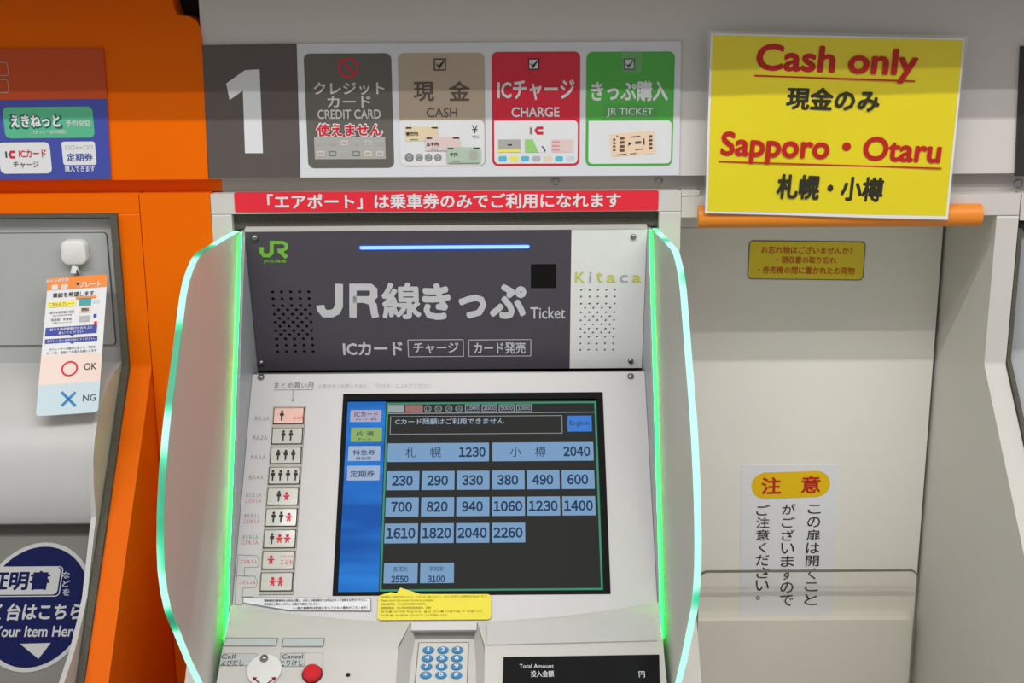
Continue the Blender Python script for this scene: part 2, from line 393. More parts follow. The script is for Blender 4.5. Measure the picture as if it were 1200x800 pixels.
# ------------------------------------------------------------------ white surround of the ticket machine
ws = thing('white_surround', (-.07, 0, 0), 'white metal surround framing the ticket machine with green lit sides', 'surround')
zl2 = F0.uv(523, 249)[1]
g = G(); g.bx(-.353, .2, 0, .12, zl2, ZC0-.004, WHITE); g.build('lintel', ws, bevel=.0015)
wg = lambda z: [(0, z), (0, 1.143), (-.46, .65), (-.46, 0), (.3, 0), (.3, z)]
for a, b in ((-.353, -.3295), (.1745, .2)):
    g = G(); g.extr(wg(zl2-.0003), a, b, WHITE); g.build('side_post', ws, bevel=.002)
g = G(); g.bx(-.3292, .1742, .012, .11, zl2-.02, zl2-.0003, BRUSH); g.bx(-.3292, .1742, .09, .11, 1.0, zl2-.02, DARK); g.build('brush_seal', ws)

ds = thing('door_surround', (.4, 0, 0), 'white metal surround framing the recessed door on the right', 'surround')
ztop = ZC0-.010; zl3 = F0.uv(1169, 252)[1]
g = G(); g.bx(.2005, .599, 0, DY-.015, zl3, ztop, WHITE); g.bx(.2005, .2213, 0, .1, ztop-.001, ZC0-.004, WHITE); g.build('lintel', ds, bevel=.0015)
g = G(); g.extr(wg(zl3-.0003), .573, .599, WHITE); g.build('side_post', ds, bevel=.003)

# ------------------------------------------------------------------ sign 1 and the payment sign
FS = F0.rot((245, 208), (795, 205), .0)
g = G(); b = FS.box(237, 53, 352, 207.5); pl = FS.pts([(237.5, 53), (347.5, 51), (352, 207.5), (245, 208.5)]); g.plate(FS, pl, .0002, .004, SGREY)
fr = FS.lift(.0)
n1 = thing('number_sign', g.V[0], 'dark grey sign board with a large pale numeral 1', 'sign'); g.build('board', n1)
g = G(); g.flat(FS, FS.pts([(266, 97.5), (288, 82), (305, 81), (309, 179), (288, 179), (285.5, 106), (270, 117)]), .0044, SNUM); g.build('numeral', n1)

ps_ = thing('payment_sign', (-.02, 0, 1.376), 'long white sign board with four payment and ticket tiles', 'sign')
g = G(); g.plate(FS, FS.pts([(348, 51), (798, 48), (795.5, 205), (352.5, 207.5)]), .0002, .003, SWHITE); g.build('board', ps_)
def quad_rr(g, fr, x0, y0, x1, y1, h, m, r, dx):           # rounded tile; dx: how far the foot runs in from the head in the photo
    u0, v0, u1, v1 = fr.box(x0, y0, x1, y1); g.flat(fr, rrect(u0, v0, u1, v1, r), h, m)
H1, H2, H3, H4 = .0033, .0036, .0039, .0042
def check(g, cx, cy, s, m):
    g.pflat(FS, cx-s, cy-s, cx+s, cy+s, H2, m); g.frame(FS, cx-s, cy-s, cx+s, cy+s, .0012, H3, INK)
    g.flat(FS, FS.pts([(cx-s*.75, cy-s*.2), (cx-s*.2, cy+s*.15), (cx+s*1.25, cy-s*1.25), (cx-s*.1, cy+s*.75)]), H4, INK)
# credit card tile
g = G(); quad_rr(g, FS, 359, 62.5, 460.5, 196.5, H1, T_DG, .007, 0); tl = g.build('credit_card_tile', ps_, label='dark grey tile with a red prohibition ring')
g = G()
u, v = FS.uv(408.5, 79); k = FS.scale(408, 79)[0]
g.ring(FS, circ(u, v, 12*k), circ(u, v, 9.6*k), H2, T_RED); g.stroke(FS, [(401, 72), (416, 86)], .0024, H2, T_RED); g.build('prohibition_ring', tl)
g = G(); g.text(FS, 'クレジット', 409.5, 103.5, 83, 15, LETT, .02, H2); g.text(FS, 'カード', 409.5, 119, 51, 13.5, LETT, .02, H2); g.text(FS, 'CREDIT CARD', 409.5, 133.5, 74, 11, LETT, .02, H2)
g.text(FS, '使えません', 410, 152, 79, 18, PWHITE, .09, H3); g.text(FS, '使えません', 410, 152, 76, 15, RINK, .035, H4); g.build('lettering', tl)
g = G(); g.pflat(FS, 369, 160, 452, 186, H2, T_CARD)
for i in range(6):
    for j in range(2):
        c = (LINK, T_CARD, NOTE2, LINK, INSETB, BINK)[i] if j == 0 else (NOTE2, GINK, LINK, GINK, NOTE1, NOTE2)[i]
        x, y = 376.5+13.8*i, 167+12.5*j
        if c is BINK: c = LINK
        g.pflat(FS, x-4.2, y-3, x+4.2, y+3, H3, c, .001); g.pflat(FS, x-3, y-1.6, x+3, y+1.4, H4, T_CARD, .0006)
g.build('card_strip', tl)
# cash tile
g = G(); quad_rr(g, FS, 468, 62, 568.5, 194.5, H1, T_TAN, .007, 0); u0, v0, u1, v1 = FS.box(468, 62, 568.5, 194.5)
b = FS.box(468.8, 140.5, 567.8, 193.6); g.flat(FS, rrect(*b, .006)[:14] + [(b[2], b[3]), (b[0], b[3])] + rrect(*b, .006)[21:], H2, PWHITE)
tl = g.build('cash_tile', ps_, label='tan and white tile with banknotes and coins')
g = G(); check(g, 515.7, 75.5, 7, T_TAN); g.build('tick_box', tl)
g = G(); g.text(FS, '現', 497, 107, 24, 23, T_BROWN, .02, H2); g.text(FS, '金', 538.5, 106.5, 25, 23, T_BROWN, .02, H2); g.text(FS, 'CASH', 518, 131.5, 36, 11, T_BROWN, .005, H2)
g.text(FS, '¥', 556.5, 151, 7, 9.5, INK, 0, H3); g.text(FS, 'YEN', 557, 160, 8, 3.5, GINK, 0, H3); g.build('lettering', tl)
g = G()
for kk, (x0, y0, x1, y1, c, t) in enumerate(((475, 148, 514, 165, NOTE1, '壱万円'), (499, 160, 539, 176, NOTE2, '五千円'), (524, 172, 563, 190, NOTE3, '千円'))):
    H3 = .0039 + .0009*kk
    z = FS.P(0, 0, 0); g.pflat(FS, x0, y0, x1, y1, H3, c); g.pflat(FS, x0+1, y0+.6, x0+7.5, y0+2.2, H3+.0004, INK); g.pflat(FS, x1-8, y0+.4, x1-1, y0+2, H3+.0004, INK)
    g.text(FS, t, x0+8, y0+8.5, 14 if len(t) > 2 else 9, 4.4, INK, .03, H3+.0004); g.pflat(FS, x0+26, y0+4, x0+36, y0+14, H3+.0003, c if c is not NOTE3 else T_CARD, .003)
    g.pflat(FS, x0+6, y1-2.4, x0+15, y1-1.4, H3+.0004, GINK)
H3 = .0039; g.build('banknote_print', tl)
g = G()
for i, x in enumerate((480, 491.5, 502.5, 513.5)):
    u, v = FS.uv(x, 184); g.flat(FS, circ(u, v, (5.2 if i == 0 else 4.4)*k), H3, GINK); g.flat(FS, circ(u, v, 3.3*k), H4, LINK); g.text(FS, ('500', '100', '50', '10')[i], x, 184, 5, 3, INK, 0, H4+.0003)
g.build('coin_print', tl)
# charge tile and ticket tile
for nm, x0, x1, m, lab in (('charge_tile', 576.5, 679.5, T_RED, 'red tile with card pictures'), ('ticket_tile', 686.5, 789, T_GRN, 'green tile with a picture of a ticket')):
    g = G(); quad_rr(g, FS, x0, 60.5, x1, 194, H1, m, .007, 0)
    b = FS.box(x0+2.8, 141, x1-2.8, 191.3); g.flat(FS, rrect(*b, .005)[:14] + [(b[2], b[3]), (b[0], b[3])] + rrect(*b, .005)[21:], H2, PWHITE)
    tl = g.build(nm, ps_, label=lab)
    if m is T_RED:
        g = G(); check(g, 625.5, 75, 6.5, PWHITE); g.build('tick_box', tl)
        g = G(); g.text(FS, 'ICチャージ', 628, 105, 90, 24, PWHITE, .025, H2); g.text(FS, 'CHARGE', 627.5, 131, 56, 11.5, PWHITE, .02, H2); g.build('lettering', tl)
        g = G(); g.pflat(FS, 620.5, 147, 624, 157.5, H3, NOTE1); g.pflat(FS, 621, 149, 623.4, 156.5, H4, GINK)
        g.stroke(FS, [(636.5, 149.5), (630, 149.5), (627.8, 152.5), (630, 155.7), (636.5, 155.7)], .0032, H3, RINK)
        for x0_, c in ((584, T_CARD), (615, T_GRN), (646, NOTE2)):
            g.pflat(FS, x0_, 163, x0_+26, 178, H3, PWHITE if c is T_GRN else c if c is NOTE2 else T_CARD)
            if c is T_GRN: g.flat(FS, FS.pts([(615, 163), (624.5, 163), (631, 178), (615.5, 178)]), H4, mat('pale_green', (150, 206, 120))); g.stroke(FS, [(635, 171), (637, 173), (639, 177)], .0013, H4, INK)
            elif c is T_CARD: g.pflat(FS, 584, 174.5, 610, 178, H4, CARDY); g.pflat(FS, 595, 168.5, 600, 170, H4, INK)
            else:
                for j in range(3): g.pflat(FS, 647, 165+4.6*j, 656, 166.6+4.6*j, H4, mat('pink_line', (232, 140, 160)))
        for i, c in enumerate((CARDX, CARDY, CARDT, LINK, NOTE1, CARDX, CARDB)):
            x = 589 + 13.2*i; g.pflat(FS, x-4.6, 182.5, x+4.6, 188.5, H3, (mat('icon_blue', (84, 186, 214)) if c in (CARDX, CARDT) else c), .0015)
        g.build('card_print', tl)
    else:
        g = G(); check(g, 737, 75, 6.5, PWHITE); g.build('tick_box', tl)
        g = G(); g.plate(FS, FS.pts([(728.5, 57.5), (751.5, 57.5), (751, 84.5), (729, 86)]), H4+.0002, H4+.0004, TAPE); g.build('clear_tape', tl)
        g = G(); g.text(FS, 'きっぷ購入', 737.5, 106.5, 90, 24, PWHITE, .03, H2)
        g.pflat(FS, 707, 122.5, 769.5, 140, H2, mat('sticker_green', (84, 158, 84), .35)); g.text(FS, 'JR TICKET', 738, 131.5, 54, 10.5, PWHITE, .005, H3); g.build('lettering', tl)
        ft = FS.rot((714, 157), (766, 152.5)); g = G()
        g.flat(ft, ft.pts([(714, 157), (766, 152.5), (768.5, 179.5), (716.5, 183.5)]), H3, TICK)
        g.flat(ft, ft.pts([(736, 165.5), (739.5, 168), (736, 170.5)]), H4, INK)
        for (x0_, y0, x1_, y1) in ((726, 160, 731.5, 179), (718, 162, 721, 178), (760, 158, 764, 176)):
            for j in range(4):
                yy = y0 + (y1-y0)*j/4; g.pflat(ft, x0_, yy, x1_, yy+(y1-y0)/4-1.6, H4, T_BROWN)
        for (x0_, y0, x1_, y1) in ((739, 159, 750, 160.4), (744, 165, 751, 168), (753, 162, 755, 169), (722, 180, 734, 181.2), (738, 179, 745, 180), (722, 158.5, 724, 160), (744, 174, 753, 175)): g.pflat(ft, x0_, y0, x1_, y1, H4, T_BROWN)
        g.build('ticket_print', tl)

# black sign at the right end of the fascia
g = G(); g.plate(F0, F0.pts([(1195, 54), (1420, 54), (1420, 206), (1188.5, 206)]), .0002, .004, mat('sign_black', (50, 48, 46), .4))
g.build('number_sign', label='black sign board cut off by the right edge of the view', cat='sign')

# red strip under the signs
FR = F0.rot((275, 248.2), (771, 246))
rs = thing('notice_strip', (-.077, 0, 1.336), 'narrow red strip with white lettering above the ticket machine', 'sign')
g = G(); g.plate(FR, rrect(*FR.box(275, 223.7, 771.5, 247.5), .0025), .0002, .0012, RSTRIP); g.build('strip', rs)
g = G(); g.text(FR, '「エアポート」は乗車券のみでご利用になれます', 520.5, 235.3, 414, 18, PWHITE, .025, .0016); g.build('lettering', rs)

# ------------------------------------------------------------------ bumper rail and the yellow notice sheet on it
br = G(); z0, z1 = F0.uv(1150, 268)[1]+.004, F0.uv(1150, 240)[1]+.002
fr = Fr((0, 0, 0), (0, -1, 0), (0, 0, 1)); zm, hz = (z0+z1)/2, (z1-z0)/2
prof = [(.0004, z0)] + [(max(.0005, .003 + .013*math.cos(R(a))), zm + hz*math.sin(R(a))) for a in range(-90, 91, 12)] + [(.0004, z1)]
br.plate(fr, prof, -.5515, -.2195, ORANGE2)
br.build('bumper_rail', bevel=.0025, label='orange rounded bumper rail across the top of the door recess', cat='rail')
FY0 = Fr((.38, -.020, 1.43), (1, 0, 0), (0, .0, 1))
FY0 = Fr((.38, -.019, 1.43), (1, 0, 0), (0, -.012, .2))     # head of the sheet stands off the wall a little more
FY0 = Fr(FY0.o + Vector((0, -.006, 0)), FY0.u, FY0.v)
FY = FY0.rot((824, 249), (1112, 259))
ys = thing('notice_sheet', FY.o, 'large laminated yellow notice sheet with red and black lettering', 'notice')
def soft(pts, n=10, amp=.0004): return pts
outer = FY.pts([(829.5, 35.5), (1134.5, 42), (1112.5, 259.5), (824, 250)]); inner = FY.pts([(835, 41), (1128.5, 47), (1108.5, 253), (829, 247)])
def grid(fr, q, nx, ny, h, m, amp):
    g = G(); V = []
    for j in range(ny+1):
        for i in range(nx+1):
            s, t = i/nx, j/ny
            u = (q[3][0]*(1-s)+q[2][0]*s)*(1-t) + (q[0][0]*(1-s)+q[1][0]*s)*t; v = (q[3][1]*(1-s)+q[2][1]*s)*(1-t) + (q[0][1]*(1-s)+q[1][1]*s)*t
            V.append(fr.P(u, v, h + amp*math.sin(9*s+2)*math.sin(5*t+1)))
    g.add(V, [(j*(nx+1)+i, j*(nx+1)+i+1, (j+1)*(nx+1)+i+1, (j+1)*(nx+1)+i) for j in range(ny) for i in range(nx)], m); return g
grid(FY, outer, 24, 16, 0, LAM, .0008).build('laminate_back', ys); bpy.data.objects['laminate_back'].name = 'laminate_margin'
grid(FY, FY.pts([(833, 39), (1130.5, 45), (1111, 257.5), (826, 249.5)]), 24, 16, .0002, PAPER, .0008).build('paper_margin', ys)
grid(FY, inner, 24, 16, .0004, YELLOW, .0008).build('paper', ys)
g = G(); fy = FY
g.text(fy, 'Cash only', 980.5, 74.5, 190, 41, YRED, .03, .0014); g.stroke(fy, [(884, 88.5), (1072, 95)], .0018, .0014, YRED)
g.build('lettering', ys); g = G()
g.text(fy, 'Sapporo・Otaru', 973.5, 176.5, 259, 37, YRED, .03, .0014); g.stroke(fy, [(842, 189), (1103, 197)], .0016, .0014, YRED); g.build('lettering', ys)
g = G(); g.text(fy, '現金のみ', 976, 116.5, 110, 27, YBLK, .035, .0014); g.build('lettering', ys)
g = G(); g.text(fy, '札幌・小樽', 972.5, 220, 125, 29, YBLK, .035, .0014); g.build('lettering', ys)

# ------------------------------------------------------------------ things on the door
FL = FD.rot((876, 327), (1013, 328.6))
st = thing('reminder_sticker', FL.o, 'small yellow sticker with red lettering near the top of the door', 'sticker')
g = G(); b = FL.box(876.5, 282, 1013.2, 327.8); g.plate(FL, rrect(*b, .006), .0002, .0008, GINK); g.flat(FL, rrect(b[0]+.0015, b[1]+.0015, b[2]-.0015, b[3]-.0015, .005), .0010, YSTK); g.build('label_face', st)
g = G(); g.text(FL, 'お忘れ物はございませんか？', 945.5, 292.8, 107, 8.6, REDB, .01, .0014); g.text(FL, '・領収書の取り忘れ', 945, 304.3, 70, 8.4, REDB, .01, .0014); g.text(FL, '・券売機の間に置かれたお荷物', 944.7, 316.5, 113, 8.8, REDB, .01, .0014); g.build('lettering', st)
ct = thing('caution_notice', FD.P(*FD.uv(921, 718)), 'white paper notice with yellow heading and vertical lettering on the door', 'notice')
FC = FD.lift(.0); g = G(); g.plate(FC, FC.pts([(868.5, 544.5), (981, 544.5), (975, 718.5), (867, 720)]), .0002, .0007, PAPER); g.build('paper', ct)
g = G(); fc2 = FD.rot((880, 584), (972, 581)); g.flat(fc2, rrect(*fc2.box(880.5, 552.3, 972.5, 583), .02), .0010, YPILL); g.build('heading_pill', ct)
g = G(); g.text(fc2, '注', 903.5, 568.5, 23, 20, YRED, .02, .0014); g.text(fc2, '意', 950, 567, 22.5, 20, YRED, .02, .0014); g.build('heading_lettering', ct)
g = G()
for s, xt, xb, ya, yb in (('この扉は開くこと', 954, 950, 596, 702), ('がございますので', 924, 921.5, 596, 703), ('ご注意ください。', 894, 893, 597, 700)):
    for i, c in enumerate(s):
        t = i/(len(s)-1); x, y = xt+(xb-xt)*t, ya+(yb-ya)*t
        sz = 15.5 if c not in '。く' else (5 if c == '。' else 9)
        g.text(FD, c, x-(5 if c == '。' else 0), y, sz, 12.6 if c not in '。こ' else (4.5 if c == '。' else 10.5), INK, .005, .0012)
g.build('lettering', ct)
FA = Fr((0, DY-.04, 0), (1, 0, 0), (0, 0, 1))
ap = thing('acrylic_panel', (.38, DY-.04, .30), 'clear acrylic panel with rounded corners in front of the lower door', 'panel')
b = FA.box(816, 668.5, 1076, 800); pts = rrect(b[0], .30, b[2]-.004, b[3], .014)
g = G(); g.plate(FA, pts, -.004, 0, CLEAR); g.build('sheet', ap)
g = G()
n = len(pts); inn = rrect(b[0]+.002, .302, b[2]-.006, b[3]-.002, .012)
g.plate(FA, pts, -.0041, .0003, CLEARE, [inn]); g.build('cut_edge', ap)
for x in (b[0]+.03, b[2]-.03):
    g = G(); g.lathe(FA, x, .52, [(.008, -.03), (.008, .004), (.006, .006), (.0001, .006)], STEEL, 20); g.build('standoff', ap)

# ------------------------------------------------------------------ ticket machine
tm = thing('ticket_machine', (-.077, 0, 0), 'ticket vending machine with touch screen and green lit side panels', 'ticket machine')
side = [(0, 1.312), (-.2015, .8902), (-.2015, .0), (.085, .0), (.085, 1.312)]
for a, b in ((-.3215, -.3145), (.1605, .1665)):
    g = G(); g.extr(side, a, b, MCHEEK); g.build('side_frame', tm, bevel=.001)
# header
u0, u1 = XL+.077, XR+.077; vt = .1825
div = FH.uv(668.6, 350)[0]
gx = [[], []]
def holes(x0, x1, y0, y1, r, fr):
    ys = [450, 477, 505, 540, 572, 606, 640, 667, 693]; mid = [522, 556, 589, 622]; out = []
    bb = fr.box(x0, y0, x1, y1); f = lambda t: bb[3] - (t-450)/243*(bb[3]-bb[1])
    for y in ys:
        for i in range(5): out.append(circ(bb[0]+(bb[2]-bb[0])*i/4, f(y), r, 10))
    for y in mid:
        for i in range(4): out.append(circ(bb[0]+(bb[2]-bb[0])*(i+.5)/4, f(y), r, 10))
    return out
hl, hr = holes(322.5, 364.5, 341.7, 411.7, .0021, FH), holes(680.5, 719.5, 339.4, 409.5, .0014, FH)
g = G(); cw = rrect(*FH.box(622, 309, 652, 338), .002)
g.plate(FH, [(u0, 0), (div, 0), (div, vt-.002), (u0, vt-.002)], -.003, .001, MDARK, hl + [cw])
hd = g.build('header_panel', tm, label='dark grey header panel with white lettering')
g = G(); g.plate(FH, [(div, 0), (u1, 0), (u1, vt-.002), (div, vt-.002)], -.003, .001, MBRAND, hr); hb = g.build('brand_panel', tm, label='white header panel with yellow green lettering')
g = G(); g.plate(FH, [(u0, -.001), (u1, -.001), (u1, vt-.002), (u0, vt-.002)], -.06, -.004, DARK); g.build('header_box', tm)
g = G(); g.plate(FH, [(u0, vt-.0018), (u1, vt-.0018), (u1, vt+.001), (u0, vt+.001)], -.009, .0015, MBODY); g.build('top_edge', tm)
g = G(); g.plate(FH, cw, -.0035, -.0015, BLACKG); g.build('sensor_window', hd)
g = G()
g.pflat(FH, 420, 285.8, 622, 292.3, .0014, LEDB, .004); g.build('led_bar', hd, label='glowing blue white light bar')
g = G(); g.pbox(FH, 421.5, 287.2, 620.5, 290.8, .001, .0022, LEDW, .002); g.build('led_core', hd)
g = G(); h = .0015
g.stroke(FH, [(306.8, 289), (306.8, 295), (309.5, 298.6), (315.5, 298.6), (318.6, 295.5), (318.6, 281.5)], .0048, h, LOGO)
g.stroke(FH, [(318.6, 283.6), (332, 283.6), (335.8, 286.5), (335.8, 290), (332, 292.6), (325.5, 292.6)], .0042, h+.00012, LOGO)
g.stroke(FH, [(327, 293), (336.5, 301)], .0052, h+.00024, LOGO); g.text(FH, 'JR北海道', 322.3, 305.6, 27, 4.6, LOGO, .02, h); g.build('logo', hd, label='green railway logo')
g = G(); g.stroke(FH, [(375.5, 357), (376.5, 362), (380.5, 366.8), (389, 366.8), (394.5, 364), (397.3, 358), (397.3, 332)], .0098, h, TITLE)
h_ = h; g.stroke(FH, [(413.8, 371.5), (413.8, 335.8), (434, 335.8), (438, 339), (438.3, 346), (434, 350.3), (414, 350.3)], .0088, h+.00003, TITLE); g.stroke(FH, [(425, 350), (434, 352.5), (437.5, 357), (438.8, 366), (440.5, 371.5)], .0088, h+.00006, TITLE)
g.text(FH, '線', 470.5, 352, 46, 43, TITLE, .03, h); g.text(FH, 'きっぷ', 556, 352.5, 122, 43, TITLE, .045, h)
g.text(FH, 'Ticket', 642, 366, 41, 13.5, TITLE, .01, h); g.text(FH, 'ICカード', 437, 407.7, 70, 16.5, TITLE, .03, h)
g.text(FH, 'チャージ', 511, 407, 53, 13, TITLE, .02, h); g.text(FH, 'カード発売', 585.5, 407, 61, 14, TITLE, .02, h)
g.frame(FH, 478, 397, 543.5, 417.5, .0009, h, TITLE, .001); g.frame(FH, 549, 397, 622.5, 417, .0009, h, TITLE, .001); g.build('lettering', hd)
g = G()
for s, x0, x1, y0, m in (('K', 674, 685, 318, YGR), ('i', 690.3, 693, 318, LINK), ('t', 698.5, 706, 318, YGR), ('a', 710.5, 721, 321.5, YGR), ('c', 726, 735.5, 321.5, LINK), ('a', 740.5, 751, 321.5, YGR)):
    g.text(FH, s, (x0+x1)/2, (y0+330.5)/2, x1-x0, 330.5-y0, m, .008, h)
g.build('lettering', hb)
def screw(fr, px, py, r, parent, h0=.001):
    u, v = fr.uv(px, py); g = G(); g.lathe(fr, u, v, [(r, h0), (r*.98, h0+r*.35), (r*.7, h0+r*.75), (r*.3, h0+r*.92), (.0001, h0+r*.95)], STEEL, 20); g.build('screw', parent)
screw(FH, 299, 278, .0042, hd); screw(FH, 306, 424.5, .0036, hd); screw(FH, 742, 277, .0036, hb); screw(FH, 739, 422, .0036, hb)

# screen panel
arc = []
vP = lambda px, py: FP.uv(px, py)[1]
vs_, vm_ = vP(271, 710), vP(520, 730)
for i in range(25):
    s = i/24; arc.append((u0 + (u1-u0)*s, vs_ + (vm_-vs_)*(1-(2*s-1)**2)))
bez = FP.box(402-6, 460.5, 706+5, 697)
vtop = vP(520, 437)
g = G(); col = FP.uv(323.7, 488)[0], FP.uv(358.4, 488)[0]
bu0, bu1 = FP.uv(331.5, 585)[0]-.0195, FP.uv(331.5, 585)[0]+.0195
vb0, vb1 = vP(328, 697), vP(340, 475.5)
g.plate(FP, arc + [(u1, vtop), (u0, vtop)], -.012, 0, MPANEL, [rrect(*bez, .001), rrect(bu0, vb0, bu1, vb1)])
pn = g.build('screen_panel', tm)
g = G(); g.plate(FP, [(u0, vtop+.0005), (u1, vtop+.0005), (u1, vtop+.0035), (u0, vtop+.0035)], -.03, -.004, SEAM); g.build('seam', tm)
g = G(); g.plate(FP, arc + [(u1, vtop), (u0, vtop)], -.03, -.0125, DARK); g.build('inner_box', tm)
screw(FP, 306, 442, .0042, pn, 0); screw(FP, 739, 441, .0042, pn, 0)
# printing on the panel
g = G(); h = .0004
g.text(FP, 'まとめ買い用', 344.5, 451.8, 46, 7, GINK, 0, h); g.stroke(FP, [(321, 457), (367, 456.6)], .0006, h, GINK); g.stroke(FP, [(343.5, 457), (343, 470)], .0006, h, GINK); g.flat(FP, FP.pts([(341.7, 468), (344.3, 468), (343, 471)]), h, GINK)
g.text(FP, '人数ボタンを押したあと、「行き先」にふれてください。', 440, 452.3, 135, 5.6, LINK, 0, h)
for i, y in enumerate((490, 512.5, 535.5, 559)): g.text(FP, '大人%s人' % '１２３４'[i], 307-2.3*i, y, 18, 5.6, GINK, 0, h)
for i, (x, y) in enumerate(((297.5, 580), (295.5, 604), (293.5, 629))):
    g.text(FP, 'おとな%s人' % '１２１'[i], x, y, 18.5, 4.8, GINK, 0, h); g.text(FP, 'こども%s人' % '１１２'[i], x-.3, y+6.5, 18.5, 4.8, RINK if i else REDB, 0, h)
g.text(FP, 'こども１人', 292, 658, 19, 5, RINK, 0, h); g.text(FP, 'こども２人', 290.3, 682, 19, 5, RINK, 0, h)
for dy in (0, 24.2):
    dx = -dy*.09
    g.stroke(FP, [(279+dx, 650+dy), (301+dx, 651+dy), (304+dx, 658+dy), (301.5+dx, 664.5+dy), (287+dx, 664.5+dy), (286+dx, 675+dy), (299+dx, 675+dy)], .0005, h, GINK)
g.stroke(FP, [(279, 650), (275.3, 708), (284, 709)], .0005, h, GINK)
g.build('lettering', pn)
# passenger number buttons
bf = G(); rows = [(479, 496.5), (502.5, 520), (525, 543), (548.5, 567), (573, 591.6), (597, 616.4), (622, 641.6), (646.6, 666.6), (672, 692)]
xc = lambda y: 341.2 + (y-487.7)*(326.5-341.2)/(682-487.7)
cells = []
for y0, y1 in rows:
    m = (y0+y1)/2; uc = FP.uv(331.5, 585)[0]; v0, v1 = vP(xc(m), y1), vP(xc(m), y0); cells.append((uc-.0172, v0, uc+.0172, v1))
bf.plate(FP, rrect(bu0+.0004, vb0+.0004, bu1-.0004, vb1-.0004), -.010, .0012, BTNF, [rrect(c[0]-.0012, c[1]-.0012, c[2]+.0012, c[3]+.0012) for c in cells])
bfo = bf.build('button_frame', pn)
def adult(g, u, v, s, h, m):
    g.flat(FP, circ(u, v+s*.40, s*.13, 10), h, m)
    g.flat(FP, [(u-s*.07, v-s*.5), (u-s*.08, v-s*.02), (u-s*.18, v-s*.02), (u-s*.2, v+s*.2), (u-s*.12, v+s*.26), (u+s*.12, v+s*.26), (u+s*.2, v+s*.2), (u+s*.18, v-s*.02), (u+s*.08, v-s*.02), (u+s*.07, v-s*.5)], h, m)
def child(g, u, v, s, h, m):
    g.flat(FP, circ(u, v+s*.32, s*.19, 10), h, m)
    g.flat(FP, [(u-s*.24, v-s*.45), (u-s*.14, v-s*.1), (u-s*.38, v+s*.02), (u-s*.34, v+s*.14), (u, v+s*.1), (u+s*.34, v+s*.14), (u+s*.38, v+s*.02), (u+s*.14, v-s*.1), (u+s*.24, v-s*.45), (u+s*.08, v-s*.45), (u, v-s*.2), (u-s*.08, v-s*.45)], h, m)
who = ['A', 'AA', 'AAA', 'AAAA', 'AC', 'AAC', 'ACC', 'C', 'CC']
for i, c in enumerate(cells):
    g = G(); g.plate(FP, rrect(*c, .001), -.008, .0026, BTNP if i == 0 else BTN)
    bo = g.build('ticket_button', pn, bevel=.0008, label='pink button, topmost of the column' if i == 0 else None)
    g = G(); uc, vc = (c[0]+c[2])/2, (c[1]+c[3])/2; n = len(who[i]); st_ = .0088
    off = -.008 if i in (0, 7) else 0
    for k, ch in enumerate(who[i]):
        (adult if ch == 'A' else child)(g, uc + off + (k-(n-1)/2)*st_, vc, .0128 if ch == 'A' else .0105, .0029, INK if ch == 'A' else RINK)
    x, y = xc(487)+9, 488.5
    if i == 0: g.text(FP, '大人用', 350, 490.5, 13, 4, RINK, 0, .0029)
    if i == 7: g.text(FP, 'こども', 336.5, 659, 14, 5.5, RINK, 0, .0029); g.text(FP, 'ひとりは', 336.5, 652.5, 14, 3, RINK, 0, .0029)
    g.build('pictogram', bo)
# display
db = FP.lift(-.004)
g = G(); B = bez; av = (FP.uv(400.5, 580)[0]+.0005, vP(550, 692.5), FP.uv(704, 580)[0], vP(550, 467.5))
g.plate(FP, rrect(*B, .001), -.011, .0006, BEZEL, [rrect(*av)]); dp = g.build('display', tm, label='lit touch screen in a black bezel')
S = FP.lift(-.006); Sx = lambda x: 380 + x/3.2; Sy = lambda y: 450 + y/3.2
def sb(g, x0, y0, x1, y1, h, m, r=0): g.flat(S, rrect(*S.box(Sx(x0), Sy(y0), Sx(x1), Sy(y1)), r), h, m)
aS = (S.uv(400.5-1, 580)[0], av[1]-.003, S.uv(705, 580)[0], av[3]+.003)
g = G(); cb = S.uv(448, 580)[0]
g.plate(S, [(cb, aS[1]), (aS[2], aS[1]), (aS[2], aS[3]), (cb, aS[3])], -.002, 0, D_BG); g.build('fare_screen', dp)
g = G(); g.plate(S, [(aS[0], aS[1]), (cb, aS[1]), (cb, aS[3]), (aS[0], aS[3])], -.002, 0, D_BLUE); g.build('menu_column', dp, label='blue menu column')
g = G(); uL, uR, vB, vT = S.uv(449, 580)[0], S.uv(702.5, 580)[0], vP(550, 690.5), vP(550, 469)
g.ring(S, rrect(uL, vB, uR, vT), rrect(uL+.0022, vB+.0022, uR-.0022, vT-.0022), .0003, D_GRN); g.build('screen_border', dp)
